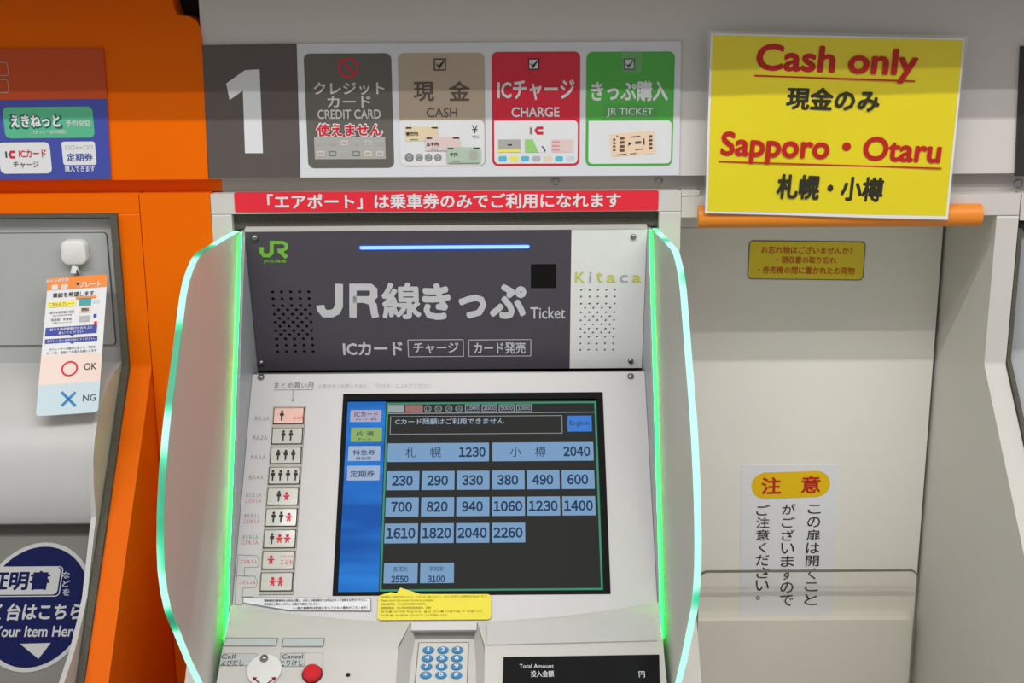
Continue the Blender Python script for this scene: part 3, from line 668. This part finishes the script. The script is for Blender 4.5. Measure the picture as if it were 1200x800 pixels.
# each row of keys is square to the panel, so place by column and row
colx = [S.uv(Sx(x), Sy(360))[0] for x in (295, 427, 558, 690, 821, 952)]
kw = .0191
def row(y): return S.uv(550, Sy(y))[1]
def key(u0, u1, v0, v1):
    global ftx
    ftx = G(); ftx.flat(S, rrect(u0, v0, u1, v1, .0006), .0004, D_BTN)
def kdone(): ftx.build('fare_key', dp)
def ktext(t, uc, vc, wd, hh, b=.035):
    V, F = glyphs(t, b); xs = [v[0] for v in V]; ys = [v[1] for v in V]; x0, x1, y0, y1 = min(xs), max(xs), min(ys), max(ys)
    ftx.add([S.P(uc+(v[0]-(x0+x1)/2)*wd/(x1-x0), vc+(v[1]-(y0+y1)/2)*hh/(y1-y0), .0008 + v[2]) for v in V], F, D_TXT)
for r_, (ya, yb, lst) in enumerate(((325, 396, ['230', '290', '330', '380', '490', '600']), (423, 495, ['700', '820', '940', '1060', '1230', '1400']), (521, 595, ['1610', '1820', '2040', '2260']))):
    v1, v0 = row(ya), row(yb)
    for i, t in enumerate(lst):
        key(colx[i]-kw, colx[i]+kw, v0, v1); ktext(t, colx[i]-.0005, (v0+v1)/2, .0245 if len(t) == 3 else .0335, .0128); kdone()
v1, v0 = row(669), row(745)
for i, (a, t) in enumerate((('喜茂別', '2550'), ('倶知安', '3100'))):
    key(colx[i]-kw+.0008, colx[i]+kw+.0008, v0, v1); ktext(a, colx[i], v0+(v1-v0)*.70, .016, .0058, 0); ktext(t, colx[i], v0+(v1-v0)*.20, .0195, .0080); kdone()
v1, v0 = row(220), row(290); mid = (colx[2]+colx[3])/2
for (a, b, k1, k2, t, e) in ((colx[0]-kw, mid-.002, '札', '幌', '1230', 0), (mid+.002, colx[5]+kw, '小', '樽', '2040', 0)):
    key(a, b, v0, v1); wd = b-a; vm = (v0+v1)/2
    ktext(k1, a+wd*.23, vm, .0125, .0128, 0); ktext(k2, a+wd*.475, vm, .0125, .0128, 0); ktext(t, a+wd*.835, vm, .0315, .0128); kdone()
for (x0, y0, x1, y1, m), tx in (((98, 97, 214, 142, D_LAV), (('ICカード', 158, 113, 88, 20), ('チャージ・発売', 157, 133, 80, 9))), ((100, 163, 216, 216, D_TABG), (('片 道', 153, 186, 68, 18), ('きっぷ', 150, 207, 50, 10))),
        ((90, 232, 210, 288, D_TAB), (('特急券', 150, 257, 84, 20), ('自由席', 148, 278, 56, 12))), ((86, 306, 208, 361, D_TAB), (('定期券', 143, 337, 92, 24),))):
    g = G(); sb(g, x0, y0, x1, y1, .0004, m, .0008)
    for t, x, y, wd, hh in tx: g.text(S, t, Sx(x), Sy(y), wd/3.2, hh/3.2, D_TXT, .01, .0008)
    g.build('menu_tab', dp)
g = G()
sb(g, 240, 78, 300, 106, .0004, D_LINE); sb(g, 304, 78, 370, 106, .0004, D_RED)
for x, t in ((388, '10'), (428, '50'), (467, '100'), (505, '500')):
    u, v = S.uv(Sx(x), Sy(92)); g.flat(S, circ(u, v, .0044, 16), .0004, D_LINE); g.flat(S, circ(u, v, .0037, 16), .0006, D_BG); g.text(S, t, Sx(x), Sy(92), 5.5, 4.5, D_LINE, 0, .0008)
for x0, x1, t in ((528, 585, '1000'), (591, 648, '2000'), (655, 713, '5000'), (720, 778, '10000')):
    sb(g, x0, 76, x1, 105, .0004, D_LINE); sb(g, x0+3, 79, x1-3, 102, .0006, D_BG); g.text(S, t, Sx((x0+x1)/2), Sy(90.5), 14, 4.6, D_PALE, .01, .0008)
sb(g, 238, 106, 1012, 109, .0004, D_LINE)
g.frame(S, Sx(247), Sy(119), Sx(893), Sy(187), .0007, .0004, D_LINE)
g.text(S, 'Cカード残額はご利用できません', Sx(470), Sy(140), 408/3.2, 7, D_PALE, .01, .0006)
sb(g, 912, 118, 1003, 178, .0004, D_ENG); g.text(S, 'English', Sx(957), Sy(149), 22, 7, D_TXT, 0, .0008)
g.build('message_area', dp)

# frosted side shields with light in their edges
shield = [(0, 1.312), (-.183, 1.3185), (-.205, 1.316), (-.228, 1.309), (-.247, 1.3), (-.262, 1.288), (-.285, 1.262), (-.311, 1.232), (-.338, 1.203), (-.36, 1.175), (-.381, 1.140), (-.394, 1.112), (-.402, 1.085), (-.405, 1.062), (-.402, 1.04), (-.393, 1.015), (-.37, .982), (-.337, .934), (-.30, .887), (-.262, .838), (-.23, .79)]
for sx, xin in ((-1, -.3216), (1, .1666)):
    a, b = sorted((xin, xin + sx*.0065))
    g = G(); g.extr(shield + [(-.2015, .75), (-.2015, .89)], a+.0002, b-.0002, FROST); sh = g.build('side_shield', tm, label='frosted side shield, left' if sx < 0 else 'frosted side shield, right')
    g = G(); V, F = [], []
    n = len(shield)
    for i, (y, z) in enumerate(shield):
        p = Vector((shield[max(i-1, 0)])); q = Vector((shield[min(i+1, n-1)])); d = (q-p).normalized(); nn = Vector((-d.y, d.x))
        if nn.x > 0 and i > 6: nn = -nn
        if i <= 6 and nn.y < 0: nn = -nn
        V += [(a, y, z), (b, y, z), (b, y+nn.x*.0012, z+nn.y*.0012), (a, y+nn.x*.0012, z+nn.y*.0012)]
    for i in range(n-1):
        for k in range(4): F.append((4*i+k, 4*i+(k+1) % 4, 4*i+4+(k+1) % 4, 4*i+4+k))
    F += [(0, 1, 2, 3)[::-1], tuple(4*(n-1)+k for k in range(4))]
    g.add(V, F, RIM); g.build('light_edge', sh, label='glowing green edge')
    g = G(); x0, x1 = sorted((xin - sx*.0006, xin - sx*.0036)); d = Vector((-.2015, .8902-1.312))
    g.extr([(-.0005, 1.310), (-.0045, 1.308), (-.2050, .8885), (-.2018, .8885)], x0, x1, LEDG); g.build('green_led_strip', sh)
    g = G(); y0, y1 = sorted((xin - sx*.0038, xin - sx*.0046)); g.extr([(-.0005, 1.311), (-.0043, 1.309), (-.2048, .8880), (-.2016, .8880)], y0, y1, MCHEEK); g.build('added_spill_guard', sh)  # thin wall added to keep the strip's green spill off the machine

# lower body, left and right blocks around the keypad recess
uA1, uA2 = FP.uv(482, 729)[0], FS1.uv(466, 765)[0]          # recess left edge: at the arc, at the crease
uB1, uB2 = FP.uv(559, 729)[0], FS1.uv(568, 765)[0]
YF = -.325; ZF = CZ - (CY-YF)*(CZ-.872)/(CY+.2745)
def arcv(u): s = (u-u0)/(u1-u0); return vs_ + (vm_-vs_)*(1-(2*s-1)**2)
def block(ua, ub, ua2, ub2, n=14):
    g = G(); V = []
    for i in range(n+1):
        s = i/n; ut = ua+(ub-ua)*s; uc = ua2+(ub2-ua2)*s
        top = FP.P(ut, arcv(ut), .0); lip = FP.P(ut, arcv(ut), .006)
        cr = Vector((-.077+uc, CY, CZ)); cr1 = cr + Vector((0, .0035, .0026)); cr2 = cr + Vector((0, -.0040, -.0024))
        m1 = lip.lerp(cr, .12) + Vector((0, 0, .001))
        V += [FP.P(ut, arcv(ut), -.02), lip - FP.n*.002, m1, cr1, cr + Vector((0, -.0008, .0004)), cr2, Vector((-.077+uc, YF, ZF)), Vector((-.077+uc, YF, .0)), Vector((-.077+uc, .05, .0)), Vector((-.077+ut, .05, .9))]
    k = 10
    F = [(i*k+j, (i+1)*k+j, (i+1)*k+(j+1) % k, i*k+(j+1) % k) for i in range(n) for j in range(k)]
    F = [f[::-1] for f in F]
    F += [tuple(range(k)), tuple(n*k+j for j in range(k))[::-1]]
    g.add(V, F, MBODY); return g
lo = block(u0-.0005, uA1, u0-.0012, uA2).build('lower_body', tm, label='pale lower body left of the keypad')
ro = block(uB1, u1+.0005, uB2, u1+.0012).build('lower_body', tm, label='pale lower body right of the keypad')
# keypad bay between them
FK = Fr((-.077, CY+.012, CZ-.022), (1, 0, 0), (0, .040, .0225))
g = G(); vk = FK.uv(520, 747)[1]
g.plate(FK, [(uA2-.004, -.12), (uB2+.004, -.12), (uB1+.003, vk+.004), (uA1-.003, vk+.004)], -.02, 0, MBODY)
kb = g.build('keypad_bay', tm)
g = G(); tp = [FP.P(uA1-.001, arcv(uA1)-.004, .003), FP.P(uB1+.001, arcv(uB1)-.004, .003)]
tp2 = [FK.P(uA1, vk, 0), FK.P(uB1, vk, 0)]
vl = arcv(0)-.0075
g.add([FK.P(uA1-.004, vk-.003, -.001), FK.P(uB1+.004, vk-.003, -.001), FP.P(uB1+.003, vl, -.0055), FP.P(uA1-.003, vl, -.0055)], [(0, 1, 2, 3)], mat('bay_back_grey', (140, 138, 130))); g.build('bay_back', kb)
lipf = Fr(FP.P(0, vm_, .0), (1, 0, 0), (0, -.3, -1)); g = G()
g.plate(FP, [(uA1, arcv(0)-.0085), (uB1, arcv(0)-.0085), (uB1, arcv(0)-.0002), (uA1, arcv(0)-.0002)], -.006, .004, MPANEL); g.build('bay_lip', kb)
# sloping side cheeks of the bay
for a1, a2, sgn, x1_, x2_ in ((uA1, uA2, 1, 484, 480), (uB1, uB2, -1, 557, 555)):
    g = G(); t1_, t2_ = FP.P(a1, arcv(a1), .002), Vector((-.077+a2, CY, CZ)); t3_ = Vector((-.077+a2, YF, ZF))
    b1 = FK.P(a1 + sgn*.004, vk, .0); b2 = FK.P(a1 + sgn*.001, .0, .0); b3 = FK.P(a1 - sgn*.001, -.09, .0)
    g.add([t1_, t2_, t3_, b3, b2, b1], [(0, 1, 4, 5), (1, 2, 3, 4)] if sgn > 0 else [(5, 4, 1, 0), (4, 3, 2, 1)], MBODY); g.build('bay_side', kb)
g = G(); g.plate(FK, FK.pts([(491, 753.8), (549, 753.4), (547, 812), (485.3, 812)]), .0, .0015, KEYP); kp = g.build('keypad', tm, bevel=.0006)
g = G(); kpts = FK.pts([(491, 753.8), (549, 753.4), (547, 812), (485.3, 812)]); g.stroke(FK, kpts, .0007, .0017, SEAM, px=False, closed=True); g.build('seam', kp)
for r_, y in enumerate((763, 772.7, 782.4, 792.4)):
    for c_ in range(3):
        x = (502.2, 501, 500, 499)[r_] + c_*(17, 17.2, 17.5, 17.9)[r_]
        u, v = FK.uv(x, y); g = G(); sc = FK.scale(x, y)
        g.lathe(FK, u, v, [(1, .0015), (1, .0030), (.85, .0038), (.0001, .0040)], KEYB, 24, 6.8*sc[0], 4.1*sc[1]); ko = g.build('key', kp)
        g = G(); g.text(FK, '123456789＊0#'[r_*3+c_], x, y, 2.4 if r_ + c_ == 0 else 5, 4.8, PWHITE, .03, .0043); g.build('digit', ko)

# right block: inset plate, amount display
g = G(); h = .0025
FS1b = FS1
g.plate(FS1, FS1.pts([(571, 731.5), (765, 720.5), (770, 752), (570.5, 757)]), .0, .0031, INSET); g.build('inset_plate', ro, bevel=.0005)
g = G(); g.plate(FS2, FS2.pts([(590, 770.3), (772.3, 767.3), (774, 830), (588, 832)]), -.002, .0012, BLACKG); ad = g.build('amount_display', ro, label='black amount display')
g = G(); g.text(FS2, 'Total Amount', 628.7, 781.2, 40, 4.8, PWHITE, 0, .0018); g.text(FS2, '投入金額', 635.5, 790.3, 27, 7.6, PWHITE, .01, .0018); g.text(FS2, '円', 752, 791, 7, 7.2, PWHITE, .01, .0018); g.build('lettering', ro)
# left block: name plates, call and cancel
FSm = FS1
g = G()
for pl in ([(265, 748.8), (326, 749), (323.5, 757.8), (261.5, 757.8)], [(332.5, 749.4), (380.8, 749.4), (378.6, 758.6), (330.6, 758.6)]):
    g.plate(FS1, FS1.pts(pl), .0, .0024, INSETB); g.stroke(FS1, pl, .0006, .0026, SEAM, closed=True)
g.build('name_plate', lo)
g = G()
for pl in ([(259.5, 765.8), (301, 765.8), (301, 780), (257.5, 780)], [(329, 765.5), (357.5, 765.5), (357, 781), (327.5, 781)]):
    g.flat(FS2, FS2.pts(pl), .0005, INSETB); g.stroke(FS2, pl, .0003, .0008, GINK, closed=True)
g.stroke(FS2, [(328, 765), (379, 765), (377.5, 789)], .0004, .0007, LINK)
g.text(FS2, 'Call', 267.8, 769.5, 16, 5, INK, 0, .0010); g.text(FS2, 'よびだし', 272.5, 777, 26, 7, INK, 0, .0010); g.text(FS2, 'Cancel', 343, 769.3, 24, 5, INK, 0, .0010); g.text(FS2, 'とりけし', 342, 777, 26, 7, INK, 0, .0010)
g.build('lettering', lo)
u, v = FS2.uv(366, 790); g = G(); g.lathe(FS2, u, v, [(.0102, .0), (.0102, .002), (.0096, .002), (.0093, .006), (.0075, .0075), (.0001, .008)], REDBTN, 28); g.lathe(FS2, u, v, [(.0110, .0), (.0110, .0016), (.0100, .0016)], DARK, 28); g.build('cancel_button', lo, label='round red button')
u, v = FS2.uv(408, 791); g = G(); g.lathe(FS2, u, v, [(.0022, .0005), (.0022, .0016), (.0001, .0016)], DARK, 14); g.build('microphone_hole', lo)
# round tag over the call button
u, v = FS2.uv(310, 786); g = G(); rt = thing('round_tag', FS2.P(u, v, 0), 'round white tag screwed over the call button', 'tag')
g.lathe(FS2, u, v, [(.0185, .0012), (.0185, .0030), (.0180, .0034), (.0001, .0034)], REEL, 40); g.build('disc', rt)
screw(FS2, 310, 773.5, .0046, rt, .0034)
g = G()
for s in (-1, 1):
    u2, v2 = FS2.uv(310+9*s, 798.5); g.flat(FS2, [(u2+.0045*s, v2+.0035), (u2-.001*s, v2+.0030), (u2+.0035*s, v2-.0015)], .0037, mat('maroon_ink', (130, 20, 50))); g.stroke(FS2, [(u2-.006*s, v2-.006), (u2+.002*s, v2+.0015)], .0016, .0037, mat('maroon_ink2', (130, 20, 50)), px=False)
g.build('arrow_print', rt)

# stickers on the screen panel
ny = thing('notice_label', FP.P(*FP.uv(508, 726)), 'yellow arrow-topped notice label below the touch screen', 'label')
b = FP.box(443, 697, 575.5, 726.5); rr = rrect(*b, .004)
tip = FP.pts([(493, 696.5), (469.5, 689), (465, 695.5), (458, 694.2), (450, 696.5)])
g = G(); pl = rr[:14] + [(p[0], max(p[1], b[3])) for p in tip] + rr[14:]; g.plate(FP, pl, .0016, .0026, YNOTE); g.build('label_face', ny)
g = G()
for i, (t, x1_) in enumerate((('券売機のご利用方法について、こちらをご覧ください。ボタンを押すと音声案内が始まります。', 571), ('Please touch the screen. Guidance available.', 508), ('请触摸屏幕。可以使用语音导览服务。', 500), ('請觸摸螢幕。可以使用語音導覽服務。音聲', 505), ('화면을 터치해 주십시오. 음성 안내를 이용하실 수 있습니다.', 566), ('버튼을 누르면 안내가 시작됩니다.', 525))):
    y = 699.5 + 4.35*i; x0_ = 446.5; g.text(FP, t, (x0_+x1_)/2, y, x1_-x0_, 2.5, YNINK, 0, .0029)
g.build('lettering', ny)
nl = thing('notice_label', FP.P(*FP.uv(360, 716)), 'thin white notice label at the lower left of the screen panel', 'label')
g = G(); g.plate(FP, FP.pts([(285, 700.5), (434.8, 701.3), (434.8, 716), (338, 715.2), (285.2, 706.5)]), .0004, .0018, PAPER); g.stroke(FP, [(285, 700.5), (434.8, 701.3), (434.8, 716), (338, 715.2), (285.2, 706.5)], .0008, .0020, GINK, closed=True); g.build('label_face', nl)
g = G()
for t, x0_, x1_, y in (('障害者割引乗車券をお求めの際は、お近くの駅係員または呼出ボタンで係員をお呼びください。', 310, 430, 703.7), ('割引証をご提示ください。係員がご案内いたします。', 310, 374, 708), ('（一部の乗車券は取扱いをしていない場合がございます）', 344, 431, 712.4)):
    g.text(FP, t, (x0_+x1_)/2, y, x1_-x0_, 3, INK, .01, .0021)
g.build('lettering', nl)

# ------------------------------------------------------------------ grey service machine on the left
sm = thing('service_machine', (-.8, 0, 0), 'grey service machine in the orange surround on the left', 'ticket machine')
X1 = -.4722; YP = .012
F1 = Fr((0, YP, 0), (1, 0, 0), (0, 0, 1))
zt1 = F1.uv(70, 256)[1]; zk = F1.uv(70, 405)[1]
g = G(); g.bx(-1.2, X1, YP, .1, 1.10, zt1, GREYM); g.build('upper_panel', sm, bevel=.002)
g = G(); ub, vt_ = F1.uv(127, 300)[0], F1.uv(70, 273)[1]; vb_ = F1.uv(70, 403.5)[1]
g.plate(F1, rrect(-1.1, vb_, ub, vt_, .004), .0, .0022, GREYM); g.stroke(F1, rrect(-1.1, vb_-.0004, ub+.0006, vt_+.0004, .004), .0014, .0006, SEAM, px=False, closed=True); g.build('access_door', sm, bevel=.0005)
g = G(); g.bx(-1.2, X1, YP-.004, .1, F1.uv(70, 424)[1], F1.uv(70, 406.5)[1], GREYM); g.build('ledge', sm, bevel=.001)
hood = [(.02, 1.1525), (-.03, 1.149), (-.06, 1.141), (-.083, 1.129), (-.106, 1.112), (-.122, 1.094), (-.132, 1.074), (-.138, 1.045), (-.139, 1.012), (-.1345, 1.000), (-.127, .9955)]
back = [(.05, .9955), (.05, 1.1525)]
g = G(); g.extr(hood + back, -1.2, X1-.006, GREYL); g.build('hood', sm)
def onx(px, py, x): q = ray(px, py); t = x/q.x; p = CAM + q*t; return (p.y, p.z)
cheek = [(.02, 1.1545), (-.03, 1.151), (-.0605, 1.143), (-.084, 1.131), (-.1075, 1.1135), (-.124, 1.095), (-.134, 1.0745), (-.140, 1.045), (-.141, 1.010)]
cheek += [onx(*p, X1) for p in ((110.5, 622), (107.5, 650), (102, 700), (96.5, 725), (87.5, 762), (75, 800))] + [(-.33, .80), (-.34, 0), (.05, 0), (.05, 1.1545)]
g = G(); g.extr(cheek, X1-.0055, X1, GREYL); g.build('side_cheek', sm, bevel=.001)
FRc = Fr((-.62, -.105, .9955), (1, 0, 0), (0, .125, .145))
g = G(); g.plate(FRc, [(-.6, -.4), (.62-.4784, -.4), (.62-.4784, .0), (-.6, .0)], -.03, 0, GREYD); g.build('recess_panel', sm)
# round sticker on it
rk = thing('round_sticker', FRc.P(*FRc.uv(42, 785)), 'round navy sticker with white lettering on the lower left machine', 'sticker')
uc, vc = FRc.uv(42, 710); r_ = FRc.scale(42, 710)[1]
su_, sv_ = FRc.scale(42, 710)
g = G(); g.plate(FRc, circ(uc, vc, 66*su_, 64, 75*sv_), .0003, .0009, RING); g.flat(FRc, circ(uc, vc, 61.5*su_, 64, 70*sv_), .0011, NAVY); g.build('disc', rk)
g = G(); h = .0014
g.pflat(FRc, -40, 665, 69.5, 697, h, RING, .005); g.frame(FRc, -40, 664, 72.5, 699.5, .0011, h, RING, .005); g.text(FRc, '証明書', 22.5, 680.5, 73, 22, NAVY, .03, .0017)
for i, c in enumerate('などを'): g.text(FRc, c, 78, 674+10*i, 8.5, 7.6, RING, .01, h)
g.text(FRc, '置く台はこちら', 34, 717, 126, 20, RING, .03, h); g.text(FRc, 'Put Your Item Here', 31, 740, 124, 13, RING, .02, h)
g.flat(FRc, FRc.pts([(24, 754.5), (60, 753.5), (45.5, 772)]), h, RING); g.build('lettering', rk)

def at(px, py, y): q = ray(px, py); return CAM + q*((y-CAM.y)/q.y)
# badge reel and hanging card
br_ = thing('badge_reel', F1.P(*F1.uv(89, 309), .002), 'white plastic badge reel stuck on the grey machine', 'reel')
g = G(); fr = F1.lift(.0024); b = fr.box(74, 280, 104.5, 309); V = []
for k_, (ins, hh) in enumerate(((0, 0), (0, .008), (.0012, .0105), (.004, .012))): V.append([fr.P(*p, hh) for p in rrect(b[0]+ins, b[1]+ins, b[2]-ins, b[3]-ins, .009-ins)])
n = len(V[0]); g.add([p for l in V for p in l], [(k_*n+i, k_*n+(i+1) % n, (k_+1)*n+(i+1) % n, (k_+1)*n+i) for k_ in range(3) for i in range(n)] + [tuple(3*n+i for i in range(n))], REEL)
g.build('reel_body', br_)
g = G(); u, v = fr.uv(89.5, 311); fz = Fr(fr.P(u, v-.006, .006), (1, 0, 0), (0, 1, 0)); g.lathe(fz, 0, 0, [(.0055, -.0015), (.0052, 0), (.0028, .009), (.0001, .009)], REEL, 18); g.build('nozzle', br_)
fc_ = F1.lift(.010)
hk = at(91, 333, -.0165); a, b2 = fc_.uv(90, 316)
g = G(); g.tube([fc_.P(a, b2, 0), fc_.P(a, b2, 0).lerp(hk, .5) + Vector((.001, 0, .001)), hk], .0011, mat('wire_dark', (70, 66, 60))); g.build('cord', br_)
ca, cb_ = at(88, 324, -.012), at(82, 485, -.122)
FCd = Fr(cb_, (1, 0, 0), ca-cb_).rot((46, 487.5), (118.7, 482.5))
card = thing('message_card', FCd.o, 'hanging plastic card with red circle and blue cross symbols', 'card')
cq = FCd.pts([(52.7, 326.3), (122.3, 321.3), (118.8, 482), (46, 487.8)])
u0c, u1c = (cq[0][0]+cq[3][0])/2, (cq[1][0]+cq[2][0])/2; v0c, v1c = (cq[2][1]+cq[3][1])/2, (cq[0][1]+cq[1][1])/2
hu2, hv2 = FCd.uv(91, 333)
g = G(); g.plate(FCd, rrect(u0c, v0c, u1c, v1c, .0045), -.0008, 0, PWHITE, [circ(hu2, hv2, .0022, 14)]); g.build('sheet', card)
H = v1c-v0c; Wc = u1c-u0c
cv = lambda f: v1c - f*H
rr = rrect(u0c, v0c, u1c, v1c, .0045); hole = [circ(hu2, hv2, .0022, 14)]
g = G(); g.flat(FCd, [(u0c, cv(.095)), (u1c, cv(.095))] + rr[7:21], .0003, CARDO, hole); g.build('heading_band', card)
g = G(); g.flat(FCd, rr[:7] + [(u1c, cv(.785)), (u0c, cv(.785))] + rr[21:], .0003, CARDB); g.build('blue_field', card)
g = G(); g.flat(FCd, [(u0c, cv(.785)), (u1c, cv(.785)), (u1c, cv(.578)), (u0c, cv(.578))], .0003, CARDP); g.build('pink_field', card)
g = G(); hh = .0006
uo, vo = FCd.uv(81.7, 432); su2 = FCd.scale(82, 432)[0]; g.ring(FCd, circ(uo, vo, 9.8*su2, 32), circ(uo, vo, 7.6*su2, 32), hh, RINK); g.build('circle_symbol', card)
g = G()
for s in (-1, 1): g.stroke(FCd, [(80.5-8.2, 467.7-8.2*s), (80.5+8.2, 467.7+8.2*s)], .0032, hh, CARDX)
g.build('cross_symbol', card)
g = G()
g.text(FCd, 'OK', 106, 429.3, 14.5, 8, INK, .005, hh); g.text(FCd, 'NG', 104.8, 466, 15, 8, INK, .005, hh)
g.text(FCd, '話せる券売機', 67.7, 328.7, 26, 4, PWHITE, .01, hh); g.text(FCd, '筆 談', 70.3, 336.6, 20, 7, PWHITE, .03, hh); g.text(FCd, 'プレート', 106, 333, 25, 6.5, PWHITE, .03, hh)
g.text(FCd, '筆談を希望します', 86.3, 344.8, 48, 5.6, INK, .01, hh)
pil = FCd.box(56, 353, 89, 359.8); g.flat(FCd, rrect(*pil, .003), hh, CARDY); g.text(FCd, 'こちらのプレート', 72.5, 356.4, 29, 4, INK, 0, hh+.0003)
for t, x, y, wd, hp in (('・話せる券売機の受話', 72, 366, 30, 3), ('話せる指定席券売機', 73, 369.5, 22, 1.6), ('・筆談器・手書板', 71, 374.5, 26, 3), ('係員とのやりとり', 73, 378, 22, 1.6), ('オペレーターの案内に沿って、下記の', 85, 408, 54, 3.2), ('カードを、画面にて応答をお願いします', 84, 412.3, 58, 3.2)): g.text(FCd, t, x, y, wd, hp, INK, 0, hh)
for x, y, wd, hp, m in ((100, 354, 14, 9, CARDT), (101, 348.5, 24, 3, CARDO), (100, 362.5, 14, 8, CARDP), (100, 363, 9, 4, GINK), (99, 373.5, 12, 7, LINK), (111.5, 370, 3.6, 4, BINK), (112, 379, 3.5, 5, RINK), (113, 353, 8, 4, CARDB)): g.pflat(FCd, x-wd/2, y-hp/2, x+wd/2, y+hp/2, hh, m)
g.pflat(FCd, 53.5, 382.3, 113.5, 392, hh, BINK); g.text(FCd, '話せる券売機備付の台の上に', 84, 385, 50, 3.2, PWHITE, .01, hh+.0003); g.text(FCd, '置いてください。', 84, 389.5, 30, 3, PWHITE, .01, hh+.0003)
g.pflat(FCd, 53, 395.8, 114, 401, hh, BINK); g.text(FCd, 'オペレーターを呼び出してください。', 83.5, 398.4, 56, 3, PWHITE, .01, hh+.0003)
g.flat(FCd, FCd.pts([(81, 391.6), (88, 391.2), (84.5, 394)]), hh, BINK); g.flat(FCd, FCd.pts([(81, 400.8), (88, 400.4), (84.5, 403)]), hh, BINK)
g.build('lettering', card)

# poster on the orange fascia
FO = F0.lift(.0045)
po = thing('poster', FO.P(*FO.uv(60, 209)), 'blue and orange poster on the orange fascia', 'poster')
g = G(); pl = FO.pts([(-120, 57), (121.5, 56.5), (126, 117), (130.8, 209.3), (-120, 211)]); g.plate(FO, pl, .0002, .0020, POSTO); g.build('board', po)
g = G(); h1, h2, h3 = .0023, .0026, .0029
g.flat(FO, FO.pts([(-120, 118.5), (126, 115.5), (130.8, 209.3), (-120, 211)]), h1, BLUE); g.build('blue_field', po)
FOr = FO.rot((6, 161), (110, 160)); g = G()
g.pflat(FOr, 5.5, 125, 110.5, 161.5, h2, GREENP, .006); g.text(FOr, 'えきねっと', 42.5, 141.7, 63, 18.5, GREEND, .10, h3); g.text(FOr, 'えきねっと', 42.5, 141.5, 58, 14.5, PWHITE, .045, h3+.0003)
g.text(FOr, '予約受取', 92.5, 144, 29, 8, PWHITE, .0, h3); g.text(FOr, '（きっぷ・旅行商品）', 59.3, 154.3, 38, 4.6, PWHITE, 0, h3); g.build('green_badge', po)
g = G(); g.pflat(FOr, 0, 166.5, 60.5, 203, h2, PWHITE, .006); g.text(FOr, 'ICカード', 39, 179.5, 32, 9.5, RINK, .02, h3); g.text(FOr, 'チャージ', 31.5, 192.5, 30, 7.5, T_BROWN, .01, h3)
g.stroke(FOr, [(19, 177.5), (14, 177.5), (12.3, 180.7), (14, 184), (19, 184)], .0026, h3, RINK); g.pflat(FOr, 7.3, 177, 9.4, 184.5, h3, GREEND)
g.pflat(FOr, 74, 165.5, 113, 193, h2, PWHITE, .003); g.text(FOr, '定期券', 94.3, 183.8, 30.5, 9.5, BINK, .015, h3); g.text(FOr, '□□↔□□', 93.5, 172.5, 32, 4.5, LINK, 0, h3); g.text(FOr, '購入できます', 94.5, 197.5, 35, 7, PWHITE, .015, h3); g.build('white_badges', po)
g = G()
for y in (81, 101): g.frame(FO, -90, y-8, 9+y*.02, y+8, .0007, h2, LINK, .003)
g.text(FO, 'す', -1, 103, 7, 6, LINK, 0, h2); g.build('bracket_outline', po)

# grey machine on the far right
gm = thing('service_machine', (.9, 0, 0), 'grey machine cut off by the right edge of the view', 'ticket machine')
g = G(); g.extr([(.015, 1.306), (.015, 1.155), (-.35, .765), (-.35, 0), (.2, 0), (.2, 1.306)], .6055, 1.2, RGREY); g.build('body', gm, bevel=.003)
g = G(); g.extr([(.0, 1.309), (.0, 1.150), (-.36, .76), (-.3, .76), (.03, 1.15), (.03, 1.309)], .6000, .6050, BRUSH); g.bx(.6, 1.2, .004, .05, 1.3065, 1.318, DARK); g.build('brush_seal', gm)
g = G(); g.bx(.6005, 1.2, 0, .1, 1.319, ztop, WHITE); g.build('lintel', gm, bevel=.0015)
